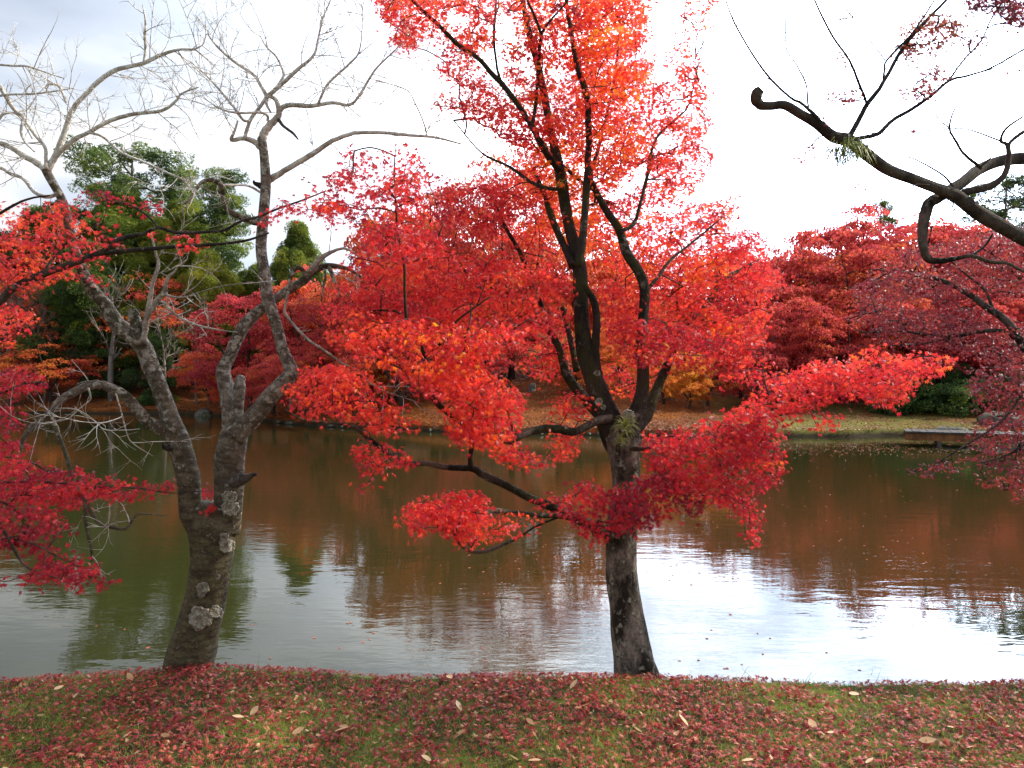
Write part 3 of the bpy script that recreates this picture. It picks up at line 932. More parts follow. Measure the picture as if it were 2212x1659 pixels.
    # the long right branch and the low mass before the trunk
    fo([(1560, 910), (1620, 850), (1700, 800), (1800, 770), (1900, 740), (1990, 745), (2045, 752), (2065, 790), (2020, 810), (1985, 825), (1950, 870), (1900, 885), (1870, 860), (1830, 850), (1780, 870), (1740, 890), (1690, 920), (1640, 940), (1580, 950)], (3.4, 4.0), tone=.39, dens=1.1)
    fo([(1740, 880), (1780, 870), (1835, 880), (1815, 915), (1770, 930)], (3.5, 3.8), tone=.32, dens=.6)
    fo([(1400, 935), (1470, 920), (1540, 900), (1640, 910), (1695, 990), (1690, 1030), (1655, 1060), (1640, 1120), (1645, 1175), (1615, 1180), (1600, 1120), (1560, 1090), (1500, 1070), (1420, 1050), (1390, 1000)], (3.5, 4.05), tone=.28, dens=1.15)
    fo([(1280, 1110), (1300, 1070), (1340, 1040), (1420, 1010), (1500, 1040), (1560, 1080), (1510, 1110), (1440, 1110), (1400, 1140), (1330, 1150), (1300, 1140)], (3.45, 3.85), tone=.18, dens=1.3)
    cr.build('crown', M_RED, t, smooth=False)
    tw = MB()
    connect(tw, SK, np.vstack(C), maxd=0.9)
    tw.build('twigs', M_TWIG, t)

    # tuft of ferny grass growing in the fork
    for (x, y, n, L0) in ((1350, 920, 60, .10), (1340, 950, 30, .07), (1335, 1060, 14, .07), (1214, 395, 14, .05)):
        c = P(x, y, 3.86 if y > 500 else 4.3)
        mb = MB()
        for _ in range(n):
            d = np.array([rng.normal(0, .6), -abs(rng.normal(0.2, .3)), rng.normal(0.5, .5)])
            d /= np.linalg.norm(d)
            pts = [c + rng.normal(0, .008, 3)]
            for k in range(4):
                d = d + np.array([0, 0, -0.35])
                d /= np.linalg.norm(d)
                pts.append(pts[-1] + d * L0 * rng.uniform(.5, 1) / 4)
            tube(mb, pts, np.linspace(.0016, .0005, 5), 3, tone=rng.uniform(.4, .8))
        mb.build('grass_tuft', M_GRASS, t)
    # flakes of lichen on the left limb
    for (x, y, r, d) in ((1290, 806, 7, 4.05), (1294, 868, 9, 4.0), (1303, 880, 6, 3.99), (1357, 897, 14, 3.98), (1362, 912, 10, 3.97)):
        mb = MB()
        rosette(mb, x, y, r, d)
        mb.build('lichen', M_LICHEN, t, smooth=False)


def rosette(mb, x, y, r, d, tr=None, cx=None):
    """ruffled lichen patch lying on a stem whose front is at depth d (stem radius tr px round cx bends it back)"""
    n, m = 40, 7
    ph = rng.uniform(0, 6.28, 4)
    V = []
    for j in range(m + 1):
        for i in range(n):
            a = i * 2 * math.pi / n
            k = 1 + .04 * math.sin(5 * a + ph[0]) + .04 * math.sin(9 * a + ph[1]) + .05 * math.sin(3 * a + ph[2]) + rng.normal(0, .07) * (j > m - 3)
            rr = r * k * j / m
            px, py = x + rr * math.cos(a), y + rr * math.sin(a) * .92
            dd = d
            if tr:
                o = min(abs(px - cx) / tr, 0.97)
                dd = d + (1 - math.sqrt(1 - o * o)) * tr * d / FOC
            edge = -0.012 - 0.005 * (j == m - 1) - rng.uniform(0, 0.005)
            if j == m:
                edge = 0.004
            V.append(P(px, py, dd + edge))
    V = np.array(V)
    i = np.arange(m)[:, None]
    j = np.arange(n)[None]
    f = np.stack([i * n + j, i * n + (j + 1) % n, (i + 1) * n + (j + 1) % n, (i + 1) * n + j], -1)
    mb.add(V, f)


central_maple()


# ------------------------------------------------------------------ the bare cherry on the left
def cherry():
    base = P(407, 1450, 3.92)
    t = tree_empty('cherry_tree', base, 'bare grey cherry tree with lichen blotched twin stems at the left of the near bank')

    def lb(name, pts, d0, d1=None, bow=0.0, mat=M_CHERRY, wob=0.05, tw=0, L=(0.1, 0.34), fr=(.2, 1), up=.15, seg=5, dp=2):
        mb = MB()
        c, r = limb(mb, pts, d0, d1, wob, bow, seg)
        mb.build(name, mat, t)
        if tw:
            bare_twigs(TW, c, r, tw, L=L, fr=fr, up=up, depth=dp, curl=1.1)
        return c, r

    TW = MB()
    T = M_CHERRYSUNLIT
    lb('trunk', [(395, 1500, 62), (405, 1455, 54), (414, 1410, 49), (426, 1360, 47), (444, 1290, 43), (455, 1220, 43), (459, 1180, 45), (460, 1140, 50), (464, 1112, 46), (470, 1090, 34)], 3.92, 3.92, mat=M_CHERRY, wob=.04, seg=7)
    roots(base, [(.17, .02, .05), (-.19, -.04, .055), (-.02, -.20, .05), (.08, .15, .04)], M_CHERRY, t)
    lb('stem', [(440, 1150, 30), (418, 1110, 28), (411, 1087, 25), (407, 1036, 24), (394, 984, 24), (380, 943, 24), (366, 899, 19), (349, 848, 18), (328, 796, 18), (311, 752, 18), (284, 725, 18), (253, 700, 17), (229, 660, 14), (202, 629, 13), (180, 590, 11), (158, 530, 10), (147, 478, 9.5), (133, 430, 9), (109, 386, 9), (99, 366, 9)], 3.92, 3.8)
    lb('limb', [(100, 372, 8), (116, 345, 7), (130, 314, 6.5), (144, 273, 6), (150, 250, 5.5), (167, 222, 5), (191, 198, 5), (219, 171, 5), (253, 150, 5), (308, 137, 4.4), (345, 120, 4), (383, 108, 3), (420, 106, 2), (440, 96, 1)], 3.8, 3.7, mat=T, tw=24)
    lb('limb', [(310, 137, 3), (314, 110, 3), (313, 85, 2.6), (314, 44, 2), (308, 10, 1.2)], 3.75, 3.7, mat=T, tw=4, L=(.08, .2), dp=1)
    lb('limb', [(112, 350, 5), (133, 325, 5), (161, 301, 5), (195, 284, 4.5), (239, 260, 4.5), (290, 246, 4), (349, 239, 3.4), (379, 219, 3), (393, 202, 2.4), (430, 188, 1.5)], 3.8, 3.6, mat=T, tw=18, L=(.08, .28), up=.1)
    lb('limb', [(104, 375, 7), (85, 355, 7), (51, 335, 6.5), (24, 318, 6), (0, 309, 5.5), (-60, 300, 4), (-120, 260, 2)], 3.8, 3.9, mat=T, tw=8)
    lb('limb', [(100, 366, 4), (99, 342, 4), (97, 318, 4), (75, 290, 4), (51, 256, 4), (27, 232, 4.4), (0, 188, 5), (-40, 150, 4)], 3.78, 3.7, mat=T, tw=13)
    lb('limb', [(51, 256, 3), (45, 285, 3), (55, 308, 2.5), (75, 328, 1.6)], 3.7, 3.65, mat=T)
    lb('limb', [(125, 420, 4), (100, 425, 4.5), (75, 415, 4.4), (51, 386, 4.2), (24, 376, 4), (0, 362, 4), (-60, 350, 3)], 3.8, 4.1, mat=T, tw=3)
    lb('limb', [(185, 286, 2.5), (219, 294, 3), (260, 328, 3), (308, 349, 2.6), (362, 373, 2.2), (396, 390, 2.2), (417, 417, 1.8)], 3.72, 3.6, mat=T, tw=9, up=0)
    lb('limb', [(0, 140, 2.4), (30, 142, 2.4), (60, 143, 2.2), (95, 155, 1.8), (140, 170, 1)], 3.6, 3.6, mat=T, tw=7)
    lb('limb', [(-40, 220, 2.6), (10, 205, 2.6), (70, 203, 2.2), (130, 195, 1.6), (160, 190, 1)], 3.7, 3.7, mat=T, tw=7)
    lb('limb', [(143, 222, 3), (130, 190, 3), (115, 182, 2.6), (100, 186, 2), (105, 205, 1.2)], 3.75, 3.7, mat=T, tw=3)
    lb('limb', [(-60, 280, 4), (-10, 265, 3), (10, 245, 3), (40, 250, 2), (70, 300, 1.5)], 3.8, 3.7, mat=T, tw=4)
    # arching limb
    ARC = lb('limb', [(372, 945, 14), (350, 928, 14), (318, 909, 13), (294, 882, 12), (273, 858, 12), (250, 844, 11), (222, 832, 10), (191, 834, 10), (154, 851, 9), (126, 868, 8), (103, 895, 6.5), (68, 923, 6), (51, 947, 5), (45, 975, 2)], 3.85, 3.5, tw=4, fr=(.5, .98), up=-.35)
    lb('limb', [(107, 888, 5), (123, 933, 5), (137, 967, 4.5), (147, 998, 4.4), (160, 1040, 4.2), (180, 1075, 4.5), (209, 1125, 4), (240, 1139, 3.4), (273, 1141, 3), (290, 1117, 2.4), (308, 1110, 2), (359, 1114, 1)], 3.6, 3.5, tw=3, fr=(.4, 1), up=-.2)
    lb('limb', [(183, 1085, 3.6), (184, 1110, 3.8), (188, 1148, 3.6), (197, 1182, 3), (198, 1213, 2)], 3.5, 3.45, tw=2, up=-.3, fr=(.1, 1))
    lb('limb', [(191, 838, 2.4), (195, 862, 1.8), (175, 880, 1.5), (145, 905, 1.2), (100, 915, 0.9)], 3.55, 3.5, mat=M_CHERRYMID, tw=2)
    lb('limb', [(250, 850, 1.8), (262, 890, 1.6), (275, 940, 1.3), (290, 960, 1.2), (330, 985, 0.6)], 3.6, 3.55, mat=M_CHERRYMID, tw=2, up=-.1)
    lb('limb', [(120, 882, 1.5), (165, 885, 1.5), (205, 910, 1.3), (235, 950, 1.2), (243, 1010, 0.6)], 3.5, 3.5, mat=M_CHERRYMID, tw=2, up=-.2)
    # knob and the pale dead branches over it
    lb('knob', [(304, 742, 13), (297, 711, 13), (291, 690, 12), (288, 677, 11), (287, 669, 8)], 3.82, 3.8)
    lb('limb', [(308, 738, 7), (314, 711, 6.5), (318, 683, 6), (325, 642, 5), (331, 608, 4.5), (342, 574, 4), (336, 545, 3), (325, 500, 2)], 3.8, 3.85, mat=M_CHERRYMID, tw=4)
    lb('limb', [(312, 710, 5), (318, 687, 5.5), (335, 656, 6), (355, 629, 5), (362, 601, 4), (379, 584, 2.6), (392, 560, 1.4)], 3.78, 3.7, mat=M_CHERRYMID, tw=4)
    lb('limb', [(342, 650, 3), (355, 655, 3), (376, 677, 3), (410, 697, 2.6), (461, 711, 2), (513, 718, 1.2)], 3.75, 3.6, mat=M_CHERRYMID, tw=4, L=(.06, .2))
    lb('limb', [(352, 634, 2.6), (380, 642, 2.2), (410, 639, 2), (461, 622, 1.6), (547, 608, 1)], 3.75, 3.6, mat=M_CHERRYMID, tw=3, L=(.06, .2))
    # right stem
    lb('stem', [(478, 1140, 40), (490, 1110, 34), (495, 1087, 31), (496, 1036, 30), (497, 984, 31), (504, 945, 29), (508, 925, 24)], 3.93, 3.95)
    lb('stem', [(500, 950, 22), (500, 899, 20), (496, 858, 20), (486, 826, 17), (482, 800, 15), (495, 772, 13), (509, 738, 13), (526, 707, 13), (547, 684, 12), (567, 666, 11), (595, 646, 10), (625, 625, 10), (656, 605, 10), (677, 584, 8.5), (711, 574, 6.5), (752, 581, 4), (782, 600, 2)], 3.95, 4.4)
    lb('limb', [(668, 590, 7), (680, 574, 6.5), (694, 557, 6), (721, 542, 4), (745, 537, 3), (770, 550, 2.4), (790, 575, 1.6)], 4.25, 4.3, mat=M_CHERRYMID, tw=3)
    lb('limb', [(711, 578, 4.5), (716, 590, 4.4), (722, 607, 4), (735, 639, 2)], 4.3, 4.2, tw=2, up=-.3)
    lb('limb', [(700, 580, 3), (703, 600, 3), (697, 625, 2), (694, 650, 1.4)], 4.3, 4.25)
    lb('limb', [(660, 598, 5), (655, 585, 5), (643, 578, 5), (632, 590, 4.6), (627, 606, 4), (626, 622, 3)], 4.2, 4.15)
    lb('stump', [(505, 930, 16), (512, 882, 14), (516, 848, 13), (519, 820, 11), (521, 813, 9)], 3.96, 4.0, mat=M_CHERRY)
    lb('limb', [(622, 630, 3.4), (617, 655, 3), (616, 677, 3), (639, 707, 3), (667, 735, 3), (704, 759, 2.4), (742, 786, 2), (775, 800, 1.6), (814, 837, 1.4), (914, 873, .9)], 4.1, 3.9, mat=M_CHERRYMID, tw=7, up=-.1, L=(.06, .22), fr=(.3, 1))
    lb('stem', [(505, 945, 24), (520, 928, 22), (547, 902, 20), (574, 868, 19), (602, 837, 18), (622, 815, 17), (629, 803, 16), (624, 785, 14), (612, 759, 13), (602, 721, 12), (591, 684, 12.5), (578, 643, 13), (571, 591, 12.5), (564, 540, 12), (566, 500, 12), (571, 444, 11), (574, 393, 11), (571, 342, 9.5), (567, 308, 9.5), (563, 298, 8)], 3.9, 4.3)
    lb('limb', [(565, 306, 9), (570, 290, 9), (581, 273, 8), (602, 250, 7), (600, 225, 5.5), (592, 212, 4.4), (578, 208, 4), (576, 225, 3), (585, 243, 2)], 4.3, 4.3, mat=T)
    lb('limb', [(600, 245, 5.5), (612, 231, 5.5), (632, 226, 5.4), (667, 229, 5), (718, 222, 4), (756, 226, 3.5), (780, 200, 3), (811, 150, 2.5), (849, 113, 1.5), (870, 90, 1)], 4.3, 4.2, mat=T, tw=16)
    lb('limb', [(687, 224, 3.4), (695, 205, 3.2), (711, 178, 3), (752, 140, 2.4), (776, 110, 1.8), (783, 44, 1.2), (780, 0, .8)], 4.25, 4.2, mat=T, tw=11, L=(.12, .4))
    lb('limb', [(574, 212, 5), (590, 198, 5), (605, 185, 5), (643, 150, 4), (677, 120, 3), (687, 85, 2.2), (697, 41, 1.8), (714, 0, 1.4), (720, -40, 1)], 4.3, 4.2, mat=T, tw=21, L=(.12, .42))
    lb('limb', [(576, 208, 4.5), (562, 182, 4), (547, 161, 3.5), (506, 133, 3), (468, 99, 2.4), (448, 72, 1.6)], 4.3, 4.2, mat=T, tw=13)
    lb('limb', [(595, 192, 3), (612, 164, 3), (606, 140, 2.5), (595, 120, 2.2), (575, 100, 1.8), (561, 75, 1.2)], 4.3, 4.3, mat=T, tw=8)
    lb('limb', [(562, 318, 7), (555, 310, 6.5), (540, 302, 6), (522, 299, 5), (500, 302, 4.4), (506, 285, 3), (514, 260, 2)], 4.3, 4.2, mat=T, tw=3)
    lb('limb', [(528, 299, 4.4), (535, 275, 4), (545, 252, 4), (561, 232, 4), (574, 212, 4)], 4.25, 4.3, mat=T, tw=3)
    lb('limb', [(540, 262, 3.4), (525, 258, 3.2), (506, 232, 3), (475, 195, 2.6), (444, 161, 2), (407, 130, 1.2)], 4.25, 4.1, mat=T, tw=12)
    lb('limb', [(578, 262, 3.4), (577, 250, 3), (560, 243, 2.8), (513, 244, 2.4), (478, 236, 2), (458, 225, 1.2)], 4.28, 4.1, mat=T, tw=6)
    lb('limb', [(572, 400, 9), (581, 388, 8), (600, 378, 7), (625, 362, 6.5), (677, 331, 6), (718, 304, 5.2), (756, 290, 4.6), (773, 287, 4.2), (831, 287, 4), (883, 292, 3.5), (941, 297, 2.8), (996, 311, 1.8)], 4.3, 4.1, mat=T, tw=9, L=(.08, .3), fr=(.3, 1))
    lb('limb', [(922, 294, 1.8), (915, 265, 1.8), (896, 222, 1.6), (879, 195, 1.4), (831, 178, 1.2), (800, 170, .8)], 4.15, 4.1, mat=T, tw=4, L=(.08, .2))
    lb('limb', [(572, 480, 9), (552, 480, 8), (530, 472, 7.5), (502, 461, 6), (485, 441, 5), (478, 403, 5), (461, 390, 5), (437, 393, 4), (414, 424, 3), (400, 440, 2)], 4.2, 3.9, tw=3, L=(.08, .2))
    lb('limb', [(562, 415, 3), (545, 405, 2.6), (526, 400, 2.5), (485, 400, 3)], 4.2, 4.0, mat=T)
    lb('limb', [(602, 258, 4), (612, 272, 3.4), (632, 287, 3), (644, 301, 1.6)], 4.25, 4.15, mat=M_DARKBARK)
    lb('knob', [(570, 405, 9), (560, 400, 6), (550, 396, 4), (548, 390, 2)], 4.25, 4.2, mat=M_DARKBARK)
    lb('knob', [(505, 1040, 16), (522, 1035, 13), (534, 1032, 9), (545, 1026, 5), (554, 1024, 3.5)], 3.9, 3.86, mat=M_DARKBARK)
    lb('knob', [(375, 965, 10), (362, 968, 7), (354, 966, 4), (351, 958, 2)], 3.86, 3.8, mat=M_DARKBARK)
    TW.build('twigs', M_CHERRYSUNLIT, t)
    # lichen rosettes low on the trunk
    for (x, y, r, cx, tr) in ((432, 1335, 28, 432, 47), (467, 1322, 15, 432, 47), (438, 1270, 15, 448, 44), (434, 1284, 9, 448, 44), (490, 1178, 18, 459, 45), (484, 1160, 10, 459, 45), (498, 1098, 20, 494, 33), (496, 1075, 17, 494, 31), (424, 1119, 6, 440, 32), (412, 1122, 4, 440, 32), (470, 1246, 6, 455, 43)):
        mb = MB()
        rosette(mb, x, y, r, 3.925 - tr * 3.92 / FOC, tr, cx)
        mb.build('lichen', M_LICHEN, t, smooth=False)
    # red seedling growing in the crotch
    mb = MB()
    foliage(mb, [(440, 1100), (455, 1080), (468, 1100), (462, 1130), (448, 1130)], (3.78, 3.84), dens=.8, tone=.4, size=.018, spray=.05, per=10, edge=4)
    mb.build('sprout', M_RED, t, smooth=False)


cherry()


# ------------------------------------------------------------------ maple reaching in from the left
def left_maple():
    base = np.array([-4.3, 3.55, 1.0])
    t = tree_empty('maple_tree', base, 'red and orange maple reaching in at the left edge, its sprays crossing the cherry')
    sk = []
    mb = MB()
    c = catmull(np.array([base + (0, 0, -.1), base + (.05, .05, .6), base + (.02, .1, 1.3), base + (.15, .1, 2.1), base + (.1, .2, 3.2), base + (.3, .3, 4.6)]), 6)
    tube(mb, c, np.linspace(.13, .05, len(c)), 14, .05)
    mb.build('trunk', M_MAPLEBARK, t)

    def lb(pts, d0, d1=None, start=None, mat=M_DARKBARK):
        mb = MB()
        if start is not None:
            p0 = P(pts[0][0], pts[0][1], d0)
            a = np.array(start)
            q = catmull(np.array([a, (a + p0) / 2 + (0, 0, .06), p0]), 5)
            tube(mb, q, np.linspace(pts[0][2] * 1.25, pts[0][2], len(q)) * d0 / FOC, 10, .04)
            sk.append(q)
        c, r = limb(mb, pts, d0, d1, .04)
        sk.append(c[::2])
        mb.build('limb', mat, t)

    st = lambda z: base + (.12, .08, z)
    lb([(-40, 680, 9), (0, 650, 9), (34, 619, 8.5), (103, 588, 8), (171, 564, 7), (222, 543, 6), (260, 516, 5), (308, 506, 4), (342, 492, 3.4), (383, 503, 3.2), (444, 501, 3), (485, 497, 3), (520, 478, 3), (561, 467, 2.6), (608, 448, 2.2), (649, 434, 2), (705, 412, 1.4)], 3.7, 3.5, start=st(1.6))
    lb([(215, 548, 5), (291, 540, 5), (376, 533, 4), (461, 528, 3.4), (530, 520, 2.8), (581, 503, 2)], 3.68, 3.6)
    lb([(340, 492, 2.6), (325, 472, 2.2), (284, 444, 2), (239, 434, 1.5), (190, 410, 1)], 3.6, 3.7)
    lb([(-30, 480, 4), (0, 460, 3.5), (60, 430, 2.5), (130, 420, 1.6)], 3.9, 3.8, start=st(2.4))
    lb([(90, 592, 4), (130, 540, 3), (180, 500, 2), (230, 480, 1.4)], 3.75, 3.9)
    lb([(-30, 600, 5), (20, 560, 4), (80, 540, 3), (160, 520, 2), (220, 470, 1.2)], 4.1, 4.1, start=st(1.9))
    lb([(-40, 1050, 4), (10, 1042, 3.4), (92, 1041, 2.6), (200, 1050, 2.2), (300, 1055, 1.6), (370, 1065, 1.2), (450, 1060, .8)], 3.6, 3.7, start=st(.75))
    lb([(-40, 1110, 4), (-5, 1130, 3.4), (17, 1162, 3), (44, 1210, 2.6), (79, 1237, 2), (150, 1255, 1.2)], 3.3, 3.2, start=st(.7))
    lb([(17, 1162, 2.2), (70, 1175, 2), (120, 1200, 1.6), (200, 1240, 1.2)], 3.3, 3.3)
    lb([(-30, 1080, 3), (10, 1087, 2.4), (51, 1114, 2), (100, 1120, 1.4)], 3.5, 3.5, start=st(.75))
    lb([(-40, 860, 5), (0, 850, 4), (50, 830, 2.5), (90, 825, 1.5)], 3.6, 3.5, start=st(1.1))
    lb([(-40, 760, 5), (0, 735, 4), (40, 700, 2.5), (60, 680, 1.5)], 4.0, 4.0, start=st(1.4))
    cr = MB()
    C = []
    fo = lambda poly, d, **k: C.append(foliage(cr, poly, d, **dict(dict(size=.018), **k)))
    fo([(-60, 440), (0, 430), (30, 420), (60, 440), (100, 425), (160, 450), (150, 500), (60, 520), (0, 520), (-60, 520)], (3.6, 4.2), tone=.44, dens=0.28)
    fo([(135, 400), (160, 385), (185, 390), (205, 375), (235, 395), (290, 410), (345, 430), (352, 460), (300, 460), (250, 445), (200, 440), (160, 415)], (3.6, 4.0), tone=.27, dens=0.40)
    fo([(50, 450), (140, 420), (200, 440), (240, 480), (270, 520), (250, 545), (170, 560), (80, 560), (20, 520)], (3.5, 4.1), tone=.46, dens=0.38)
    fo([(-60, 520), (60, 500), (170, 520), (215, 560), (240, 600), (225, 625), (175, 605), (140, 600), (100, 640), (40, 650), (0, 600), (-60, 620)], (3.5, 4.1), tone=.5, dens=0.42)
    fo([(300, 500), (380, 490), (430, 510), (460, 530), (400, 560), (330, 530)], (3.4, 3.8), tone=.42, dens=0.20)
    fo([(490, 505), (520, 480), (560, 465), (590, 430), (630, 415), (660, 440), (650, 470), (590, 480), (560, 500), (520, 520)], (3.4, 3.7), tone=.27, dens=0.30)
    fo([(600, 430), (650, 390), (690, 370), (720, 400), (730, 460), (680, 470), (640, 460)], (3.4, 3.7), tone=.25, dens=0.35)
    fo([(-60, 650), (20, 655), (80, 660), (70, 700), (20, 745), (-60, 760)], (3.7, 4.2), tone=.48, dens=.8)
    fo([(-60, 800), (30, 795), (80, 805), (105, 835), (60, 840), (50, 860), (0, 850), (-60, 860)], (3.4, 3.7), tone=.19, dens=1.0)
    fo([(-60, 860), (40, 870), (60, 930), (30, 940), (-60, 930)], (3.4, 3.8), tone=.17, dens=.9)
    fo([(-60, 920), (20, 940), (60, 960), (75, 1010), (40, 1030), (-60, 1020)], (3.4, 3.7), tone=.23, dens=1.0)
    fo([(-60, 1020), (50, 1000), (180, 1010), (260, 1030), (330, 1020), (380, 1035), (378, 1065), (300, 1070), (250, 1080), (200, 1070), (180, 1095), (120, 1090), (60, 1080), (-60, 1090)], (3.45, 3.8), tone=.25, dens=1.15)
    fo([(425, 1035), (455, 1025), (468, 1060), (440, 1085), (405, 1078)], (4.0, 4.2), tone=.21, dens=.8)
    fo([(-60, 1080), (80, 1080), (150, 1120), (160, 1145), (90, 1150), (60, 1170), (-60, 1170)], (3.2, 3.5), tone=.13, dens=1.15)
    fo([(-60, 1170), (40, 1150), (100, 1160), (150, 1190), (200, 1215), (250, 1255), (240, 1275), (200, 1265), (160, 1275), (120, 1250), (80, 1245), (60, 1180), (-60, 1190)], (3.15, 3.4), tone=.13, dens=1.1)
    fo([(25, 1240), (60, 1210), (110, 1225), (140, 1255), (130, 1275), (100, 1260), (50, 1275)], (3.1, 3.3), tone=.23, dens=.9)
    fo([(-60, 1240), (0, 1243), (28, 1248), (10, 1262), (-60, 1262)], (3.1, 3.2), tone=.16, dens=.8)
    # the part of the crown above the trunk, out of the picture
    c = rng.normal(size=(260, 3)) * (0.8, .9, .8) + base + (-.9, .2, 3.6)
    x, y = proj(c)
    c = c[(x < -90)]
    C2 = c
    k = 34
    idx = np.repeat(np.arange(len(c)), k)
    off = rng.normal(size=(len(idx), 3)) * (.17, .17, .04)
    x, y = proj(c[idx] + off)
    ok = x < -50
    pos = (c[idx] + off)[ok]
    leaves(cr, pos, rng.normal(size=pos.shape) + (0, 0, -.6), rng.normal(size=pos.shape) * .6 + (0, 0, .8), .027, np.clip(.4 + rng.normal(0, .12, len(pos)), 0, 1), MAPLE5)
    cr.build('crown', M_RED, t, smooth=False)
    tw = MB()
    sk.append(catmull(np.array([base + (.15, .1, 2.1), base + (.1, .2, 3.2), base + (.3, .3, 4.6)]), 6))
    connect(tw, np.vstack(sk), np.vstack(C + [C2]), maxd=1.3)
    tw.build('twigs', M_TWIG, t)


left_maple()


# ------------------------------------------------------------------ nearly bare tree at the upper right
def right_tree():
    base = np.array([5.3, 3.6, 1.0])
    t = tree_empty('maple_tree', base, 'nearly leafless dark tree with hooked mossy limbs at the upper right')
    sk = []
    TW = MB()
    D = 4.6

    def lb(pts, d0=D, d1=None, mat=M_DARKBARK, tw=0, name='limb'):
        mb = MB()
        c, r = limb(mb, pts, d0, d1, .07)
        sk.append(c[::2])
        mb.build(name, mat, t)
        if tw:
            bare_twigs(TW, c, r, tw, L=(.1, .3), depth=1, rr=.0018, up=.5, curl=.2)
        return c, r

    far = P(2330, 575, 4.9)
    mb = MB()
    c = catmull(np.array([base + (0, 0, -.1), base + (-.03, .15, .7), base + (-.25, .4, 1.3), (far + base) / 2 + (-.1, .25, .55), far + (.06, .02, -.02)]), 6)
    tube(mb, c, np.linspace(.17, .055, len(c)), 14, .05)
    c = catmull(np.array([base + (-.25, .4, 1.2), base + (0, .9, 2.3), base + (.1, 1.6, 3.4), base + (.4, 2.2, 4.8), base + (.7, 2.6, 6.2)]), 6)
    tube(mb, c, np.linspace(.12, .04, len(c)), 12, .05)
    sk.append(c)
    mb.build('trunk', M_DARKBARK, t)
    lb([(1644, 193, 9), (1635, 203, 13), (1633, 215, 12), (1640, 224, 10), (1645, 228, 9.5), (1668, 229, 9), (1695, 227, 9.5), (1729, 246, 10), (1764, 267, 10.5), (1798, 294, 12), (1832, 303, 14), (1866, 328, 13), (1917, 366, 12.5), (1969, 386, 11.5), (2020, 405, 12), (2064, 424, 14), (2105, 455, 14), (2157, 485, 14.5), (2212, 516, 15.5), (2330, 575, 18)], 4.3, 4.9)
    lb([(2020, 432, 11), (2037, 420, 12), (2081, 393, 12), (2116, 366, 12), (2157, 349, 12), (2208, 342, 13), (2320, 338, 14), (2420, 380, 16)], 4.75, 5.4)
    lb([(2050, 415, 11), (2028, 426, 12), (2006, 441, 12), (1996, 475, 11), (1993, 513, 10), (1997, 545, 9), (2007, 560, 8), (2030, 564, 7), (2064, 559, 5), (2099, 553, 4), (2140, 566, 4), (2177, 569, 3.6), (2212, 586, 3), (2260, 600, 2)], 4.75, 4.4, mat=M_MAPLEBARK)
    lb([(2096, 554, 3), (2126, 533, 2.8), (2145, 505, 2.4)], 4.6, 4.6)
    lb([(2080, 416, 8), (2105, 410, 8), (2135, 403, 8), (2164, 386, 7), (2177, 359, 6), (2179, 328, 5), (2174, 312, 4), (2162, 303, 3.4), (2174, 277, 2.6), (2212, 250, 2)], 4.7, 4.7)
    lb([(2178, 318, 4.4), (2184, 305, 4), (2212, 284, 4), (2270, 250, 3.4)], 4.7, 4.7)
    lb([(1830, 305, 7), (1838, 290, 6), (1849, 270, 5.4), (1873, 226, 5), (1900, 191, 4.6), (1924, 150, 4.2), (1945, 113, 4), (1979, 68, 3.8), (2010, 34, 3.2), (2044, 0, 2.8), (2080, -50, 2)], 4.5, 4.6, tw=14)
    lb([(1873, 226, 3), (1864, 200, 3), (1856, 181, 3), (1835, 130, 2.6), (1801, 82, 2.4), (1774, 31, 2.2), (1760, 0, 2), (1745, -40, 1.4)], 4.5, 4.3, tw=8)
    lb([(1908, 172, 2.6), (1911, 150, 2.4), (1914, 133, 2.4), (1941, 103, 2.6), (1965, 79, 2.6), (2000, 30, 2), (2030, -20, 1.4)], 4.55, 4.5, tw=6)
    lb([(1912, 130, 1.4), (1883, 92, 1.3), (1842, 38, 1.2), (1815, 0, 1.1)], 4.5, 4.4)
    lb([(1838, 301, 6), (1860, 298, 5), (1880, 294, 4.8), (1900, 287, 4.6), (1928, 260, 4.2), (1969, 236, 4), (2010, 208, 3.6), (2051, 174, 3), (2088, 164, 2.4), (2140, 147, 2.2), (2212, 106, 2), (2260, 70, 1.6)], 4.5, 4.8, tw=14)
    lb([(2045, 178, 2.6), (2058, 163, 2.4), (2081, 130, 2.2), (2119, 89, 2), (2140, 44, 1.8), (2167, 0, 1.6)], 4.7, 4.8, tw=8)
    lb([(2080, 166, 2), (2140, 150, 1.6), (2212, 128, 1.4)], 4.7, 4.7)
    lb([(1770, 262, 4.4), (1757, 246, 4), (1729, 222, 3), (1709, 212, 2.6), (1668, 174, 2.6), (1634, 130, 2.2), (1593, 62, 2), (1572, 14, 1.8), (1562, -30, 1.4)], 4.4, 4.2, tw=5)
    lb([(1747, 236, 2.2), (1745, 220, 2), (1741, 181, 1.8), (1719, 137, 1.6), (1699, 106, 1.5), (1697, 50, 1.5), (1695, 0, 1.4), (1694, -30, 1)], 4.4, 4.2, tw=4)
    lb([(1699, 106, 1.2), (1661, 80, 1.1), (1610, 65, 1), (1545, 25, .8)], 4.3, 4.2)
    lb([(1668, 174, 1.3), (1603, 144, 1.2), (1582, 137, 1.1), (1558, 80, .9), (1531, 58, .7)], 4.3, 4.2)
    lb([(2120, 364, 4), (2112, 357, 4), (2081, 331, 3.2), (2064, 304, 2.6), (2051, 277, 2.2), (2060, 240, 1.6), (2081, 202, 1.1)], 4.7, 4.6, tw=5)
    lb([(2051, 277, 1.7), (2023, 250, 1.4), (2022, 205, 1)], 4.6, 4.6)
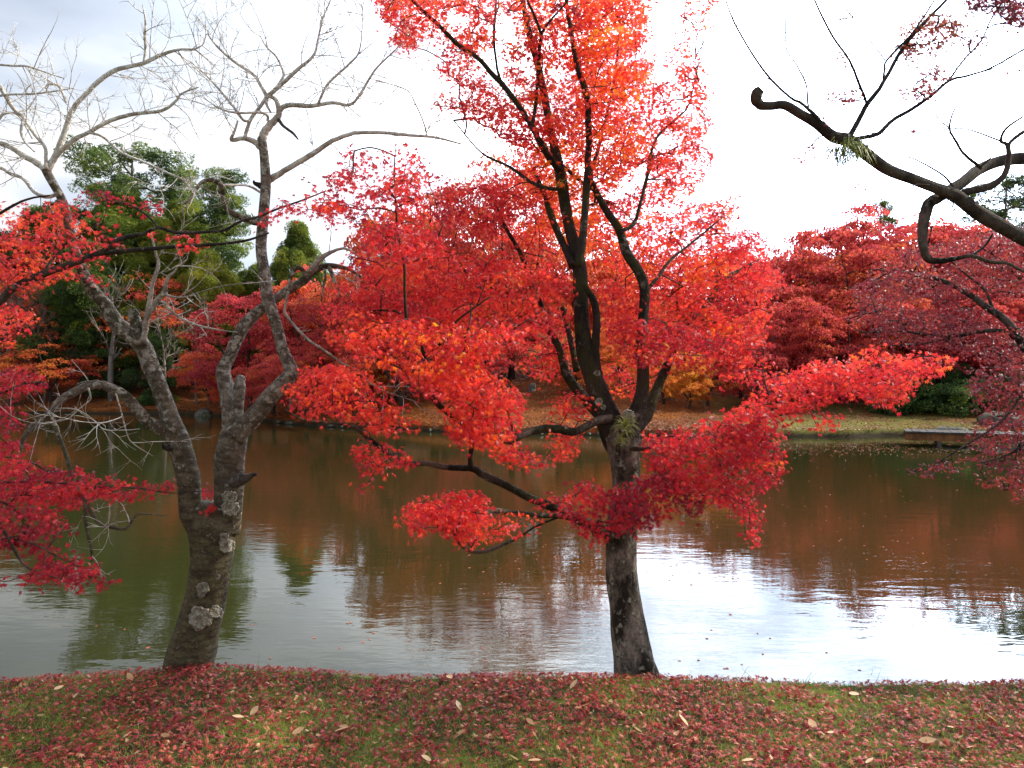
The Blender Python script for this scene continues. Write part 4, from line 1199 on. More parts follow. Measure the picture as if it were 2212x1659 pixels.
    lb([(2064, 410, 3.2), (2055, 398, 2.6), (2034, 376, 2.2), (1979, 345, 1.7), (1938, 331, 1.4), (1914, 301, 1)], 4.7, 4.6, tw=3)
    lb([(1855, 288, 1.2), (1950, 285, 1.2), (2030, 280, 1.4), (2088, 279, 1.6), (2160, 304, 2.2)], 4.5, 4.7, tw=3)
    lb([(2010, 400, 1.8), (1975, 400, 1.4), (1950, 425, 1.4), (1930, 438, .8)], 4.6, 4.5)
    lb([(2115, 362, 2.4), (2130, 350, 2), (2145, 335, 1.2)], 4.7, 4.6)
    cr = MB()
    C = []
    fo = lambda poly, d, **k: C.append(foliage(cr, poly, d, tmpl=MAPLE, per=12, spray=.10, size=.019, edge=12, **k))
    fo([(1940, 70), (1980, 20), (2010, 30), (2070, 30), (2090, 60), (2060, 100), (1990, 110), (1975, 145), (1930, 110)], (4.5, 4.8), tone=.72, dens=0.83)
    fo([(1990, 140), (2050, 130), (2060, 170), (2010, 215), (1970, 220), (1920, 200), (1960, 185), (1985, 180)], (4.5, 4.8), tone=.55, dens=0.60)
    fo([(2080, -40), (2230, -40), (2230, 60), (2190, 60), (2140, 20), (2090, 40)], (4.5, 5.0), tone=.2, dens=1.12)
    fo([(2060, 60), (2130, 60), (2150, 100), (2110, 120), (2070, 100)], (4.5, 5.0), tone=.2, dens=0.38)
    fo([(1760, 190), (1830, 190), (1870, 170), (1880, 200), (1830, 225), (1780, 215)], (4.4, 4.7), tone=.45, dens=0.52)
    fo([(1800, 30), (1840, 20), (1850, 45), (1810, 60)], (4.4, 4.6), tone=.55, dens=0.75)
    fo([(1790, 125), (1820, 105), (1840, 120), (1830, 140), (1800, 140)], (4.4, 4.6), tone=.55, dens=0.75)
    fo([(1710, 350), (1735, 310), (1760, 300), (1765, 330), (1730, 345)], (4.4, 4.6), tone=.5, dens=0.68)
    fo([(1755, 235), (1800, 250), (1800, 280), (1775, 265)], (4.4, 4.6), tone=.5, dens=0.60)
    fo([(1940, 280), (1990, 272), (2000, 285), (1950, 295)], (4.5, 4.7), tone=.5, dens=0.75)
    fo([(1860, 385), (1880, 395), (1870, 420), (1850, 405)], (4.5, 4.7), tone=.5, dens=0.45)
    fo([(2140, 150), (2220, 130), (2220, 160), (2150, 170)], (4.5, 5.0), tone=.3, dens=0.38)
    # crown proper: above and beyond the right edge; it shades the near bank
    n = 500
    c = np.column_stack([rng.uniform(3.2, 9.0, n), rng.uniform(3.0, 9.5, n), rng.uniform(3.4, 7.6, n)])
    q = (c - (6.0, 6.3, 5.3)) / (2.9, 3.2, 2.2)
    c = c[(q ** 2).sum(1) < 1]
    x, y = proj(c)
    c = c[(x > 2330) | (y < -160)]
    idx = np.repeat(np.arange(len(c)), 60)
    off = rng.normal(size=(len(idx), 3)) * (.24, .24, .05)
    pos = c[idx] + off
    x, y = proj(pos)
    pos = pos[(x > 2240) | (y < -40)]
    leaves(cr, pos, rng.normal(size=pos.shape) + (0, 0, -.6), rng.normal(size=pos.shape) * .6 + (0, 0, .8), .036, np.clip(.4 + rng.normal(0, .12, len(pos)), 0, 1), THREE)
    cr.build('crown', M_DULL, t, smooth=False)
    connect(TW, np.vstack(sk), np.vstack(C + [c[::2]]), rmin=.0009, k=.0009, maxd=1.4, rmax=.02)
    TW.build('twigs', M_TWIG, t)
    # hanging moss and ferns under the fork
    mb = MB()
    cc = P(1832, 312, 4.35)
    for _ in range(130):
        p0 = cc + rng.normal(0, 1, 3) * (.055, .03, .02)
        d = np.array([rng.normal(-.1, .4), rng.normal(0, .3), -.6])
        pts = [p0]
        for k in range(4):
            d = d + np.array([rng.normal(0, .15), 0, -.25])
            d /= np.linalg.norm(d)
            pts.append(pts[-1] + d * rng.uniform(.02, .045))
        tube(mb, pts, np.linspace(.003, .0008, 5), 3, tone=rng.uniform(.1, .6))
    mb.build('moss', M_GRASS, t)


right_tree()


# ------------------------------------------------------------------ dull red maple leaning over the water at the right
def right_maple():
    base = np.array([9.6, 5.2, .2])
    t = tree_empty('maple_tree', base, 'dull purplish red maple with thin leaves leaning over the water at the right edge')
    sk = []

    def lb(pts, d0, d1=None, start=None):
        mb = MB()
        if start is not None:
            p0 = P(pts[0][0], pts[0][1], d0)
            a = np.array(start, float)
            q = catmull(np.array([a, (a + p0) / 2 + (0, 0, .15), p0]), 5)
            tube(mb, q, np.linspace(pts[0][2] * 1.4, pts[0][2], len(q)) * d0 / FOC, 10, .04)
        c, r = limb(mb, pts, d0, d1, .05)
        sk.append(c[::2])
        mb.build('limb', M_DARKBARK, t)

    mb = MB()
    c = catmull(np.array([base + (0, 0, -.5), base + (-.1, .7, .8), base + (-.5, 1.5, 1.8), base + (-.9, 2.2, 3.0), base + (-1.1, 2.6, 4.6)]), 6)
    tube(mb, c, np.linspace(.16, .05, len(c)), 12, .05)
    mb.build('trunk', M_DARKBARK, t)
    A = base + (-.5, 1.5, 1.8)
    lb([(2260, 830, 11), (2212, 745, 9.5), (2174, 694, 8.5), (2126, 660, 7.5), (2088, 632, 6), (2027, 603, 4.6), (1989, 598, 3.4), (1941, 584, 2.4), (1880, 582, 1.6)], 8.2, 9.2, start=A)
    lb([(2146, 670, 3.6), (2126, 625, 3), (2085, 591, 2.2), (2050, 560, 1.4)], 8.7, 9)
    lb([(2200, 735, 6), (2180, 722, 5), (2157, 714, 4.4), (2105, 718, 4), (2071, 725, 3.6), (2003, 723, 3), (1935, 714, 2.2), (1866, 718, 1.6), (1832, 700, 1)], 8.4, 9.2)
    lb([(2070, 724, 2.4), (2010, 740, 2), (1950, 745, 1.6), (1880, 750, 1)], 8.8, 9)
    lb([(2260, 800, 4), (2212, 848, 3.4), (2174, 899, 2.8), (2133, 933, 2.4), (2088, 960, 2), (2003, 1012, 1.2), (1960, 1020, .8)], 7.6, 7.4, start=A)
    lb([(2260, 900, 4), (2212, 960, 2.4), (2170, 985, 2), (2120, 1000, 1.2)], 7.6, 7.4, start=A)
    lb([(2260, 640, 5), (2212, 610, 3.4), (2160, 560, 2.4), (2110, 530, 1.6)], 9, 9.4, start=A + (-.4, .7, 1.2))
    lb([(2260, 1000, 3), (2212, 1040, 2), (2170, 1060, 1.2)], 7.4, 7.3, start=A)
    cr = MB()
    C = []
    fo = lambda poly, d, **k: C.append(foliage(cr, poly, d, tmpl=MAPLE5, per=22, spray=.24, size=.027, edge=12, **k))
    fo([(1830, 640), (1900, 560), (2000, 520), (2120, 500), (2260, 500), (2260, 640), (2120, 640), (1980, 650), (1880, 690)], (8.6, 9.8), tone=.34, dens=.55)
    fo([(1810, 690), (1900, 660), (2050, 640), (2160, 680), (2260, 720), (2260, 790), (2120, 770), (2040, 745), (1900, 740)], (8.4, 9.4), tone=.3, dens=.5)
    fo([(2080, 800), (2150, 770), (2260, 790), (2260, 960), (2180, 960), (2140, 990), (2080, 960), (2130, 900), (2100, 850)], (7.3, 8.2), tone=.28, dens=.5)
    fo([(1950, 1010), (2050, 980), (2120, 960), (2200, 960), (2260, 960), (2260, 1020), (2180, 1030), (2080, 1010), (2000, 1030)], (7.2, 7.8), tone=.25, dens=.3)
    fo([(2110, 1000), (2180, 1010), (2260, 1000), (2260, 1100), (2195, 1090), (2190, 1040), (2130, 1050)], (7.0, 7.4), tone=.4, dens=.6)
    fo([(2140, 720), (2260, 690), (2260, 800), (2190, 800)], (8.0, 8.6), tone=.36, dens=.5)
    # crown past the frame
    n = 260
    c = rng.normal(size=(n, 3)) * (1.1, 1.3, .9) + base + (.3, 2.6, 5.0)
    x, y = proj(c)
    c = c[x > 2290]
    idx = np.repeat(np.arange(len(c)), 40)
    pos = c[idx] + rng.normal(size=(len(idx), 3)) * (.25, .25, .06)
    leaves(cr, pos, rng.normal(size=pos.shape) + (0, 0, -.6), rng.normal(size=pos.shape) * .6 + (0, 0, .8), .034, np.clip(.35 + rng.normal(0, .12, len(pos)), 0, 1), THREE)
    cr.build('crown', M_DULL, t, smooth=False)
    tw = MB()
    connect(tw, np.vstack(sk), np.vstack(C), rmin=.002, k=.0013, maxd=1.6, rmax=.02)
    tw.build('twigs', M_DARKBARK, t)


right_maple()


# ------------------------------------------------------------------ far trees
def far_maple_proto(seed, hgt=6.5, spr=3.6, bare=False, nlay=70):
    """trunk forking low into a spreading crown of layered pads; returns trunk and crown MB round the origin"""
    global rng
    keep = rng
    rng = np.random.default_rng(seed)
    tr, cr = MB(), MB()
    f0 = hgt * rng.uniform(.14, .22)
    lean = rng.normal(0, .25, 2)
    p1 = np.array([lean[0] * .5, lean[1] * .5, f0])
    tube(tr, catmull(np.array([[0, 0, -.4], [lean[0] * .1, 0, f0 * .4], p1]), 4), np.linspace(.2, .15, 9), 10, .06)
    nodes = []
    nl = rng.integers(4, 7)
    for k in range(nl):
        a = k * 2 * math.pi / nl + rng.uniform(-.4, .4)
        out = spr * rng.uniform(.35, .8)
        top = hgt * rng.uniform(.6, .92)
        q = np.array([p1 - (0, 0, .1), p1 + (math.cos(a) * out * .35, math.sin(a) * out * .35, (top - f0) * .3), p1 + (math.cos(a) * out * .7, math.sin(a) * out * .7, (top - f0) * .62), (math.cos(a) * out, math.sin(a) * out, top)])
        q[1:3] += rng.normal(0, .15, (2, 3))
        c = catmull(q, 5)
        tube(tr, c, np.linspace(.105, .03, len(c)), 7, .05)
        nodes.append(c)
    sk = np.vstack(nodes)
    n = nlay
    # pads on and inside an umbrella shaped crown
    a = rng.uniform(0, 2 * math.pi, n)
    u = np.sqrt(rng.uniform(0, 1, n))
    h = rng.uniform(0, 1, n) ** .62
    ztop = hgt * (1.03 - .38 * u ** 2.4)
    zbot = hgt * (.20 + .06 * np.sin(a * 2))
    z = zbot + (ztop - zbot) * h
    prof = np.where(h < .3, .75 + h, 1.0)
    C = np.column_stack([np.cos(a) * u * spr * prof, np.sin(a) * u * spr * prof, z])
    R = rng.uniform(.45, .95, n) * spr / 3.6
    ts = rng.normal(.42, .07, n)
    per = 75 if bare else 150
    idx = np.repeat(np.arange(n), per)
    m = len(idx)
    az = rng.uniform(0, 6.283, m)
    rho = np.sqrt(rng.uniform(0, 1, m))
    tl = rng.normal(0, .15, (n, 2))
    off = np.column_stack([np.cos(az) * rho * R[idx], np.sin(az) * rho * R[idx], np.zeros(m)])
    off[:, 2] = tl[idx, 0] * off[:, 0] + tl[idx, 1] * off[:, 1] - .35 * rho ** 2 * R[idx] + rng.normal(0, .07, m)
    pos = C[idx] + off
    outw = off / (np.linalg.norm(off, axis=1)[:, None] + 1e-6)
    leaves(cr, pos, outw * .6 + rng.normal(0, .5, (m, 3)) + (0, 0, -.6), rng.normal(0, .55, (m, 3)) + (0, 0, .8), rng.uniform(.09, .16, m), ts[idx] + rng.normal(0, .06, m), THREE if per < 100 else DIAMOND)
    connect(tr, sk, C, rmin=.009, k=.006, maxd=3.0, rmax=.06)
    rng = keep
    return tr, cr


def conifer_proto(seed, hgt=17, spr=4.5, style='cedar', nc=150):
    global rng
    keep = rng
    rng = np.random.default_rng(seed)
    tr, cr = MB(), MB()
    c = catmull(np.array([[0, 0, -.5], [.1, 0, hgt * .3], [-.1, .1, hgt * .65], [0, 0, hgt * .97]]), 6)
    tube(tr, c, np.linspace(.30, .05, len(c)), 10, .04)
    C, R = [], []
    if style == 'pine':
        for k in range(11):
            z = hgt * (.48 + .5 * k / 10)
            w = spr * (1 - .45 * k / 10) * rng.uniform(.5, 1)
            for j in range(rng.integers(4, 7)):
                a = rng.uniform(0, 6.28)
                q = rng.uniform(.25, 1)
                C.append((math.cos(a) * w * q, math.sin(a) * w * q, z + rng.normal(0, .12)))
                R.append(rng.uniform(.7, 1.25))
        per, fl = 420, .45
    elif style == 'cedar':
        for k in range(nc):
            h = rng.uniform(.22, 1.0)
            w = spr * (min(1, (1 - h) * 1.7 + .22)) * (.8 + .3 * math.sin(h * 15 + seed))
            a = rng.uniform(0, 6.28)
            q = rng.uniform(.35, 1) ** .6 * (1 + .28 * math.sin(3 * a + h * 9))
            C.append((math.cos(a) * w * q, math.sin(a) * w * q, hgt * h))
            R.append(rng.uniform(.55, 1.05))
        per, fl = 380, .8
    else:   # cloudy: a few big rounded heads with gaps
        for k in range(26):
            h = rng.uniform(.35, 1.0)
            w = spr * math.sin(math.pi * min(.97, .12 + (1 - h) * 1.05)) ** .7
            a = rng.uniform(0, 6.28)
            bc = np.array((math.cos(a) * w * .8, math.sin(a) * w * .8, hgt * h))
            for j in range(9):
                C.append(tuple(bc + rng.normal(0, 1, 3) * (.75, .75, .38)))
                R.append(rng.uniform(.45, .8))
        per, fl = 150, .7
    C = np.array(C)
    R = np.array(R)
    idx = np.repeat(np.arange(len(C)), per)
    m = len(idx)
    v = rng.normal(size=(m, 3))
    v /= np.linalg.norm(v, axis=1)[:, None]
    rad = rng.uniform(.3, 1, m)[:, None] ** .5
    off = v * rad * R[idx][:, None] * (1, 1, fl)
    if style == 'cedar':
        off[:, 2] -= .3 * (off[:, 0] ** 2 + off[:, 1] ** 2)
    ts = rng.normal(.42, .10, len(C))
    leaves(cr, C[idx] + off, v + (0, 0, .2) + rng.normal(0, .4, (m, 3)), rng.normal(size=(m, 3)) + (0, 0, .5), rng.uniform(.09, .19, m), ts[idx] + rng.normal(0, .09, m), THREE)
    connect(tr, c[4:], C, rmin=.015, k=.008, maxd=6.0, rmax=.1)
    rng = keep
    return tr, cr


def proto_objects(mk, name_crown, mt, mc):
    tr, cr = mk
    a = tr.build('trunk', mt, None, org=np.zeros(3))
    b = cr.build(name_crown, mc, None, smooth=False, org=np.zeros(3))
    return a, b


PRO = {}
for k, (s, h_, w_, ba, nl) in enumerate([(11, 6.5, 3.8, False, 120), (12, 7.2, 3.4, False, 120), (13, 5.8, 4.2, False, 120), (14, 6.8, 3.6, False, 120), (15, 6.6, 3.8, True, 110)]):
    PRO['m%d' % k] = proto_objects(far_maple_proto(s, h_, w_, ba, nl), 'crown', M_FARBARK, M_FAR)
PRO['cedar'] = proto_objects(conifer_proto(21, 17, 4.0, 'cedar', 330), 'crown', M_GREYBARK, M_GREEN)
PRO['cedar2'] = proto_objects(conifer_proto(22, 16, 4.4, 'cedar', 300), 'crown', M_GREYBARK, M_GREEN)
PRO['pine'] = proto_objects(conifer_proto(23, 16, 3.2, 'pine'), 'crown', M_GREYBARK, M_GREEN)
PRO['cloud'] = proto_objects(conifer_proto(24, 17, 4.2, 'cloud'), 'crown', M_GREYBARK, M_GREEN)
PHGT = {'m0': 6.5, 'm1': 7.2, 'm2': 5.8, 'm3': 6.8, 'm4': 6.6, 'cedar': 17.5, 'cedar2': 16.5, 'pine': 16.3, 'cloud': 17.5}
used_proto = set()


def far_tree(kind, px, ytop, depth, tone, label, group=None, name=None, wid=1.0, cat='tree'):
    """stand a tree so that its foot is on the ground at grid column px, depth metres off, and its top reaches row ytop"""
    x = (px - W / 2) / FOC * depth
    z0 = float(gz(np.array([x]), np.array([depth]))[0])
    ztop = CAMZ + (HORIZON - ytop) / FOC * depth
    s = (ztop - z0) / PHGT[kind]
    nm = name or ('maple_tree' if kind[0] == 'm' else ('pine_tree' if kind == 'pine' else 'cedar_tree'))
    r = empty(nm, (x, depth, z0 - .05), label, cat, group)
    r.rotation_euler = (0, 0, random.uniform(0, 6.28))
    w = s * wid
    r.scale = (w, w, s)
    for o in PRO[kind]:
        c = o if kind not in used_proto else o.copy()
        if kind in used_proto:
            COL.objects.link(c)
        c.parent = r
        c.color = (tone, tone, tone, 1)
    used_proto.add(kind)
    return r


GR = 'red maples on the far bank'
FT = [
    # left, evergreens
    ('cloud', 290, 305, 56, .44, 'tall olive green cedar with rounded cloudy top, highest tree of the far left bank', 1.15),
    ('pine', 487, 368, 53, .50, 'slender blue green pine with bare grey trunk rising just left of the cherry stem', .9),
    ('cedar2', 645, 478, 52, .54, 'yellow green cedar right of the cherry stem, its tip above the crimson maples', .9),
    ('cedar2', 190, 520, 49, .40, 'dark green cedar low behind the arching cherry limb', .85),
    ('cedar', 400, 430, 55, .66, 'sunlit olive cedar between the cloudy cedar and the blue green pine', 1.0),
    ('cedar2', 300, 560, 51, .58, 'olive cedar with pale lower trunk in front of the cloudy cedar', .8),
    ('cedar2', 95, 450, 58, .38, 'dark cedar at the far left behind the orange sprays', 1.0),
    ('cedar', 10, 500, 56, .36, 'dark cedar cut by the left edge of the picture', 1.0),
    ('cedar2', 345, 690, 47, .34, 'short dark green young cedar at the waterside between the cherry stems', .9),
    ('cloud', 1012, 538, 60, .60, 'small green treetop peeping over the red maples left of the main trunk', .6),
    ('cloud', 1900, 428, 62, .46, 'dark green tree with orange tinged top rising above the red maples at the right', .62),
    ('cloud', 2170, 375, 50, .36, 'dark evergreen behind the crossing limbs near the right edge', 1.1),
    # nearer the water
    ('m2', 660, 735, 36.8, .48, 'low red maple over the leafy shore just right of the cherry', .9),
    ('m0', 735, 720, 38, .62, 'orange maple low behind the left tip of the long lower branch', .85),
    ('m2', 870, 700, 36, .40, 'low crimson maple behind the middle of the left sprays', .95),
    ('m3', 940, 440, 41, .50, 'tall orange red maple whose top shows through the left shoulder of the main maple', .8),
    ('m3', 860, 470, 38, .60, 'orange maple with its top behind the crimson left shoulder of the main maple', .6),
    ('m4', 1105, 345, 41, .58, 'tall sparse orange tree with pale twigs behind the left side of the main maple', .55),
    ('m1', 1030, 500, 43, .46, 'red maple beneath the tall sparse orange tree', .9),
    ('m1', 1210, 470, 43, .58, 'tall orange maple right behind the main trunk', .85),
    ('m2', 1255, 735, 36, .70, 'low orange maple left of the main fork, its crown near the ground', .75),
    ('m3', 1340, 700, 37, .70, 'low orange maple seen through the fork of the main maple', .8),
    ('m2', 1435, 760, 34.5, .82, 'yellow orange spreading maple right of the main fork', .85),
    ('m0', 1530, 745, 35.5, .72, 'orange maple with dark thin stems left of the lawn', .85),
    ('m3', 1630, 730, 35.5, .40, 'crimson maple drooping over the left end of the lawn', .8),
    ('m1', 1720, 660, 37, .44, 'red maple with thin dark stems at the back of the lawn', .85),
    ('m2', 1800, 700, 37, .48, 'orange red maple low at the back of the lawn', .9),
    ('m0', 1905, 640, 38, .58, 'orange maple with black forked stems behind the long right branch tip', .8),
    ('m3', 2070, 640, 37.5, .40, 'crimson maple over the dark bushes near the right edge', .9),
    ('m1', 2150, 660, 37, .46, 'red maple behind the bushes at the right edge', .9),
    ('m2', 500, 800, 43, .58, 'low orange maple touching the water beside the boulder', .7),
    ('cedar', 270, 415, 54, .52, 'broad olive cedar close behind the cloudy cedar', 1.1),
    ('cedar', 345, 470, 53, .74, 'sunlit yellow green cedar between the cherry stems', .95),
    ('cedar2', 235, 560, 52, .62, 'olive cedar left of the leaning cherry stem', .9),
    ('cedar', 450, 540, 51, .76, 'yellow green cedar under the blue green pine', .9),
    ('cedar2', 560, 570, 54, .58, 'olive cedar hidden partly by the right cherry stem', .9),
    ('cedar', 150, 585, 50, .34, 'dark green cedar low at the left behind the grey saplings', .9),
    # left maples
    ('m4', 40, 600, 50, .62, 'orange thin leaved maple at the far left bank under the dark cedars', 1.1),
    ('m2', 110, 735, 47, .66, 'low brown orange maple on the far left slope by the water', 1.1),
    ('m4', 370, 590, 51, .62, 'rusty orange maple seen between the cherry stems below the cedars', 1.0),
    ('m0', 455, 745, 45, .62, 'orange maple beside the boulder at the far left shore', 1.0),
    ('m1', 540, 615, 42, .34, 'crimson maple just right of the blue green pine', .95),
    ('m2', 590, 760, 38, .50, 'low crimson maple over the water behind the cherry fork', .9),
    ('m3', 650, 600, 46, .56, 'orange red maple behind the right cherry stem', .95),
    ('m0', 730, 570, 44, .62, 'bright orange maple crown above the cherry branch tips', .9),
    ('m4', 705, 640, 40, .42, 'half bare red maple with grey twigs right of the cherry', 1.0),
    # middle
    ('m1', 830, 610, 41, .42, 'red maple behind the left sprays of the main maple', 1.0),
    ('m2', 800, 770, 37, .78, 'yellow orange low maple behind the left sprays near the shore', .8),
    ('m3', 960, 590, 43, .42, 'red maple behind the main maple, left of its trunk, with dark forked stems', 1.0),
    ('m0', 1030, 660, 38.5, .38, 'dark stemmed crimson maple on the slope left of the grey stump', .9),
    ('m1', 1130, 600, 46, .55, 'orange maple higher on the slope behind the grey stump', 1.0),
    ('m3', 1290, 590, 44, .60, 'orange maple on the slope right behind the main trunk', 1.0),
    ('m2', 1400, 640, 42, .66, 'orange yellow maple on the slope right of the main trunk', 1.0),
    ('m0', 1490, 800, 34, .90, 'small golden maple near the water right of the main fork', .75),
    ('m4', 1550, 590, 45, .52, 'orange red maple with bare twigs behind the right limbs', 1.0),
    ('m1', 1600, 700, 38, .68, 'orange maple with dark slanting trunk before the lawn', .9),
    # right
    ('m0', 1640, 560, 42, .43, 'crimson maple left of the gap of white sky', .9),
    ('m4', 1700, 600, 44, .40, 'crimson maple filling the dip under the gap of white sky', .9),
    ('m4', 1745, 690, 37, .40, 'dark crimson maple above the left end of the lawn', 1.0),
    ('m1', 1790, 505, 43, .43, 'tall crimson maple just right of the gap of white sky', .9),
    ('m4', 1860, 560, 41, .55, 'thin orange maple with black stems behind the long right branch', 1.0),
    ('m0', 1880, 478, 46, .43, 'scarlet maple below the green treetop at the right', .95),
    ('m4', 1975, 500, 44, .40, 'crimson maple behind the hooked limb', 1.0),
    ('m2', 1990, 640, 38, .40, 'crimson maple above the dark shrubs', 1.0),
    ('m1', 2080, 495, 45, .43, 'red maple under the crossing limbs at the right', 1.0),
    ('m0', 2170, 510, 42, .44, 'orange red maple near the right edge behind the slanting branch', 1.0),
    ('m4', 2120, 620, 39, .43, 'half bare crimson maple near the right edge', 1.1),
    ('m3', 2260, 520, 43, .43, 'crimson maple cut by the right edge', 1.0),
]
for (k, px, yt, dep, tn, lab, wd) in FT:
    wd = wd * (1.3 if k[:5] == 'cedar' and px < 600 else 1.0)
    yt = yt - (28 if k[0] == 'm' and px > 750 else 0)
    far_tree(k, px, yt, dep, tn, lab, GR if k[0] == 'm' else 'evergreens behind the far bank', wid=wd)
# second rows higher up the slope: their crowns show only as colour between the nearer ones
BACK = [(-60, 520), (60, 600), (180, 640), (250, 610), (450, 600), (560, 640), (620, 640), (780, 600), (880, 580), (1000, 600), (1080, 570), (1200, 590), (1340, 560), (1450, 560), (1560, 540), (1620, 560), (1720, 575), (1840, 520), (1930, 500), (2030, 500), (2120, 505), (2230, 500)]
for i, (px, yt) in enumerate(BACK):
    k = ['m0', 'm1', 'm3', 'm2'][i % 4]
    far_tree(k, px, yt - 14, 54 + (i * 7) % 9, random.uniform(.36, .6), 'maple crown showing between nearer red trees on the upper slope of the far bank', 'red maples high on the far slope', wid=1.05)


# evergreen shrubs, round and dark, at the right of the lawn
def shrub(px, ytop, depth, w, tone, label):
    x = (px - W / 2) / FOC * depth
    z0 = float(gz(np.array([x]), np.array([depth]))[0])
    hgt = CAMZ + (HORIZON - ytop) / FOC * depth - z0
    t = empty('shrub', (x, depth, z0), label, 'shrub', 'dark evergreen shrubs by the lawn')
    cr, tr = MB(), MB()
    n = 40
    a = rng.uniform(0, 6.28, n)
    u = np.sqrt(rng.uniform(0, 1, n))
    h = rng.uniform(.1, .95, n)
    C = np.column_stack([np.cos(a) * u * w * np.sqrt(1 - h ** 2.5), np.sin(a) * u * w * np.sqrt(1 - h ** 2.5), h * hgt]) + (x, depth, z0)
    idx = np.repeat(np.arange(n), 210)
    v = rng.normal(size=(len(idx), 3))
    v /= np.linalg.norm(v, axis=1)[:, None]
    pos = C[idx] + v * rng.uniform(.5, 1, (len(idx), 1)) * (.38, .38, .26)
    ts = rng.normal(.36, .06, n)
    leaves(cr, pos, v + rng.normal(0, .5, v.shape), rng.normal(size=v.shape) + (0, 0, .6), rng.uniform(.05, .10, len(idx)), ts[idx] + tone + rng.normal(0, .06, len(idx)), DIAMOND)
    b = cr.build('foliage', M_GREEN, t, smooth=False)
    b.color = (.5, .5, .5, 1)
    sk = np.array([(x, depth, z0 + q) for q in np.linspace(-.1, hgt * .4, 6)])
    tube(tr, sk, np.linspace(.06, .04, 6), 6)
    connect(tr, sk, C, rmin=.008, k=.004, maxd=4, rmax=.05)
    tr.build('stem', M_FARBARK, t)


shrub(1960, 812, 34.5, 1.5, -.10, 'dark rounded evergreen shrub, leftmost beyond the lawn')
shrub(2035, 835, 33.5, 1.4, -.03, 'mid green rounded shrub behind the shore rocks at the lawn end')
shrub(2105, 820, 34.0, 1.4, -.08, 'dark evergreen shrub behind the right end of the plank bridge')
shrub(2010, 770, 36.5, 1.7, -.14, 'taller blackish evergreen bush behind the rounded shrubs')
shrub(2110, 745, 37.0, 1.9, -.12, 'tall dark bush near the right edge under the crimson maples')
shrub(2200, 800, 34.0, 1.6, -.06, 'green bush at the right edge behind the bridge')
shrub(2060, 790, 35.5, 2.2, -.14, 'broad dark evergreen bush in the middle of the clump behind the lawn')
shrub(1935, 850, 33.8, .9, -.10, 'small dark shrub at the left foot of the evergreen clump')
shrub(340, 845, 46.5, 1.1, -.06, 'low dark bush on the far left bank near the water')
shrub(225, 800, 48, 1.6, -.12, 'dark bush under the cedars at the far left')


# thin bare saplings and pale trunks at the far left
def pole_tree(px, ytop, depth, r, label, mat):
    x = (px - W / 2) / FOC * depth
    z0 = float(gz(np.array([x]), np.array([depth]))[0])
    zt = CAMZ + (HORIZON - ytop) / FOC * depth
    t = empty('bare_tree', (x, depth, z0), label, 'tree', 'thin bare trunks at the far left')
    mb = MB()
    q = np.array([(x, depth, z0 - .3), (x + rng.normal(0, .1), depth, z0 + (zt - z0) * .35), (x + rng.normal(0, .3), depth + .1, z0 + (zt - z0) * .7), (x + rng.normal(0, .5), depth, zt)])
    c = catmull(q, 6)
    tube(mb, c, np.linspace(r, r * .3, len(c)), 8, .04)
    mb.build('trunk', mat, t)
    tw = MB()
    bare_twigs(tw, c, np.linspace(r, r * .3, len(c)), 16, L=(.8, 2.4), depth=2, rr=r * .3, up=.8, fr=(.35, 1), curl=.3)
    tw.build('branches', mat, t)


for (px, yt, dp, r, lab) in [
    (240, 640, 47.0, .20, 'pale straight trunk standing alone below the olive cedars'),
    (18, 650, 47, .10, 'thin bare sapling close to the left edge of the far bank'),
    (62, 640, 48, .09, 'slim bare sapling left of the low orange maple'),
    (95, 670, 47, .08, 'bare sapling beside the low orange maple'),
    (150, 660, 49, .10, 'bare sapling at the left foot of the dark cedar'),
    (355, 700, 46, .12, 'grey bare trunk between the two cherry stems'),
    (425, 720, 45.5, .08, 'thin grey sapling near the far shore boulder'),
]:
    pole_tree(px, yt, dp, r, lab, M_GREYBARK)


# ------------------------------------------------------------------ rocks, stump, bridge on the far bank
def rock(px, py, depth, sx, sy, sz, label, group='stones along the far shore', zoff=0.0):
    x = (px - W / 2) / FOC * depth
    z0 = CAMZ - (py - HORIZON) / FOC * depth
    n, m = 16, 10
    th = np.linspace(0, 2 * math.pi, n, endpoint=False)
    ph = np.linspace(.02, math.pi - .02, m)
    T, F = np.meshgrid(th, ph)
    r = 1 + .12 * np.sin(3 * T + rng.uniform(0, 6)) * np.sin(F) + .09 * np.sin(5 * T + 2 * F + rng.uniform(0, 6)) + rng.normal(0, .035, T.shape)
    V = np.stack([np.cos(T) * np.sin(F) * r * sx, np.sin(T) * np.sin(F) * r * sy, np.cos(F) * r * sz], -1) + (x, depth, z0 + zoff)
    i = np.arange(m - 1)[:, None]
    j = np.arange(n)[None]
    f = np.stack([i * n + j, (i + 1) * n + j, (i + 1) * n + (j + 1) % n, i * n + (j + 1) % n], -1)
    mb = MB()
    mb.add(V, f)
    o = mb.build('rock', M_STONE, None, org=np.array([x, depth, z0]))
    o.location = (x, depth, z0)
    tag(o, label, 'rock', group)


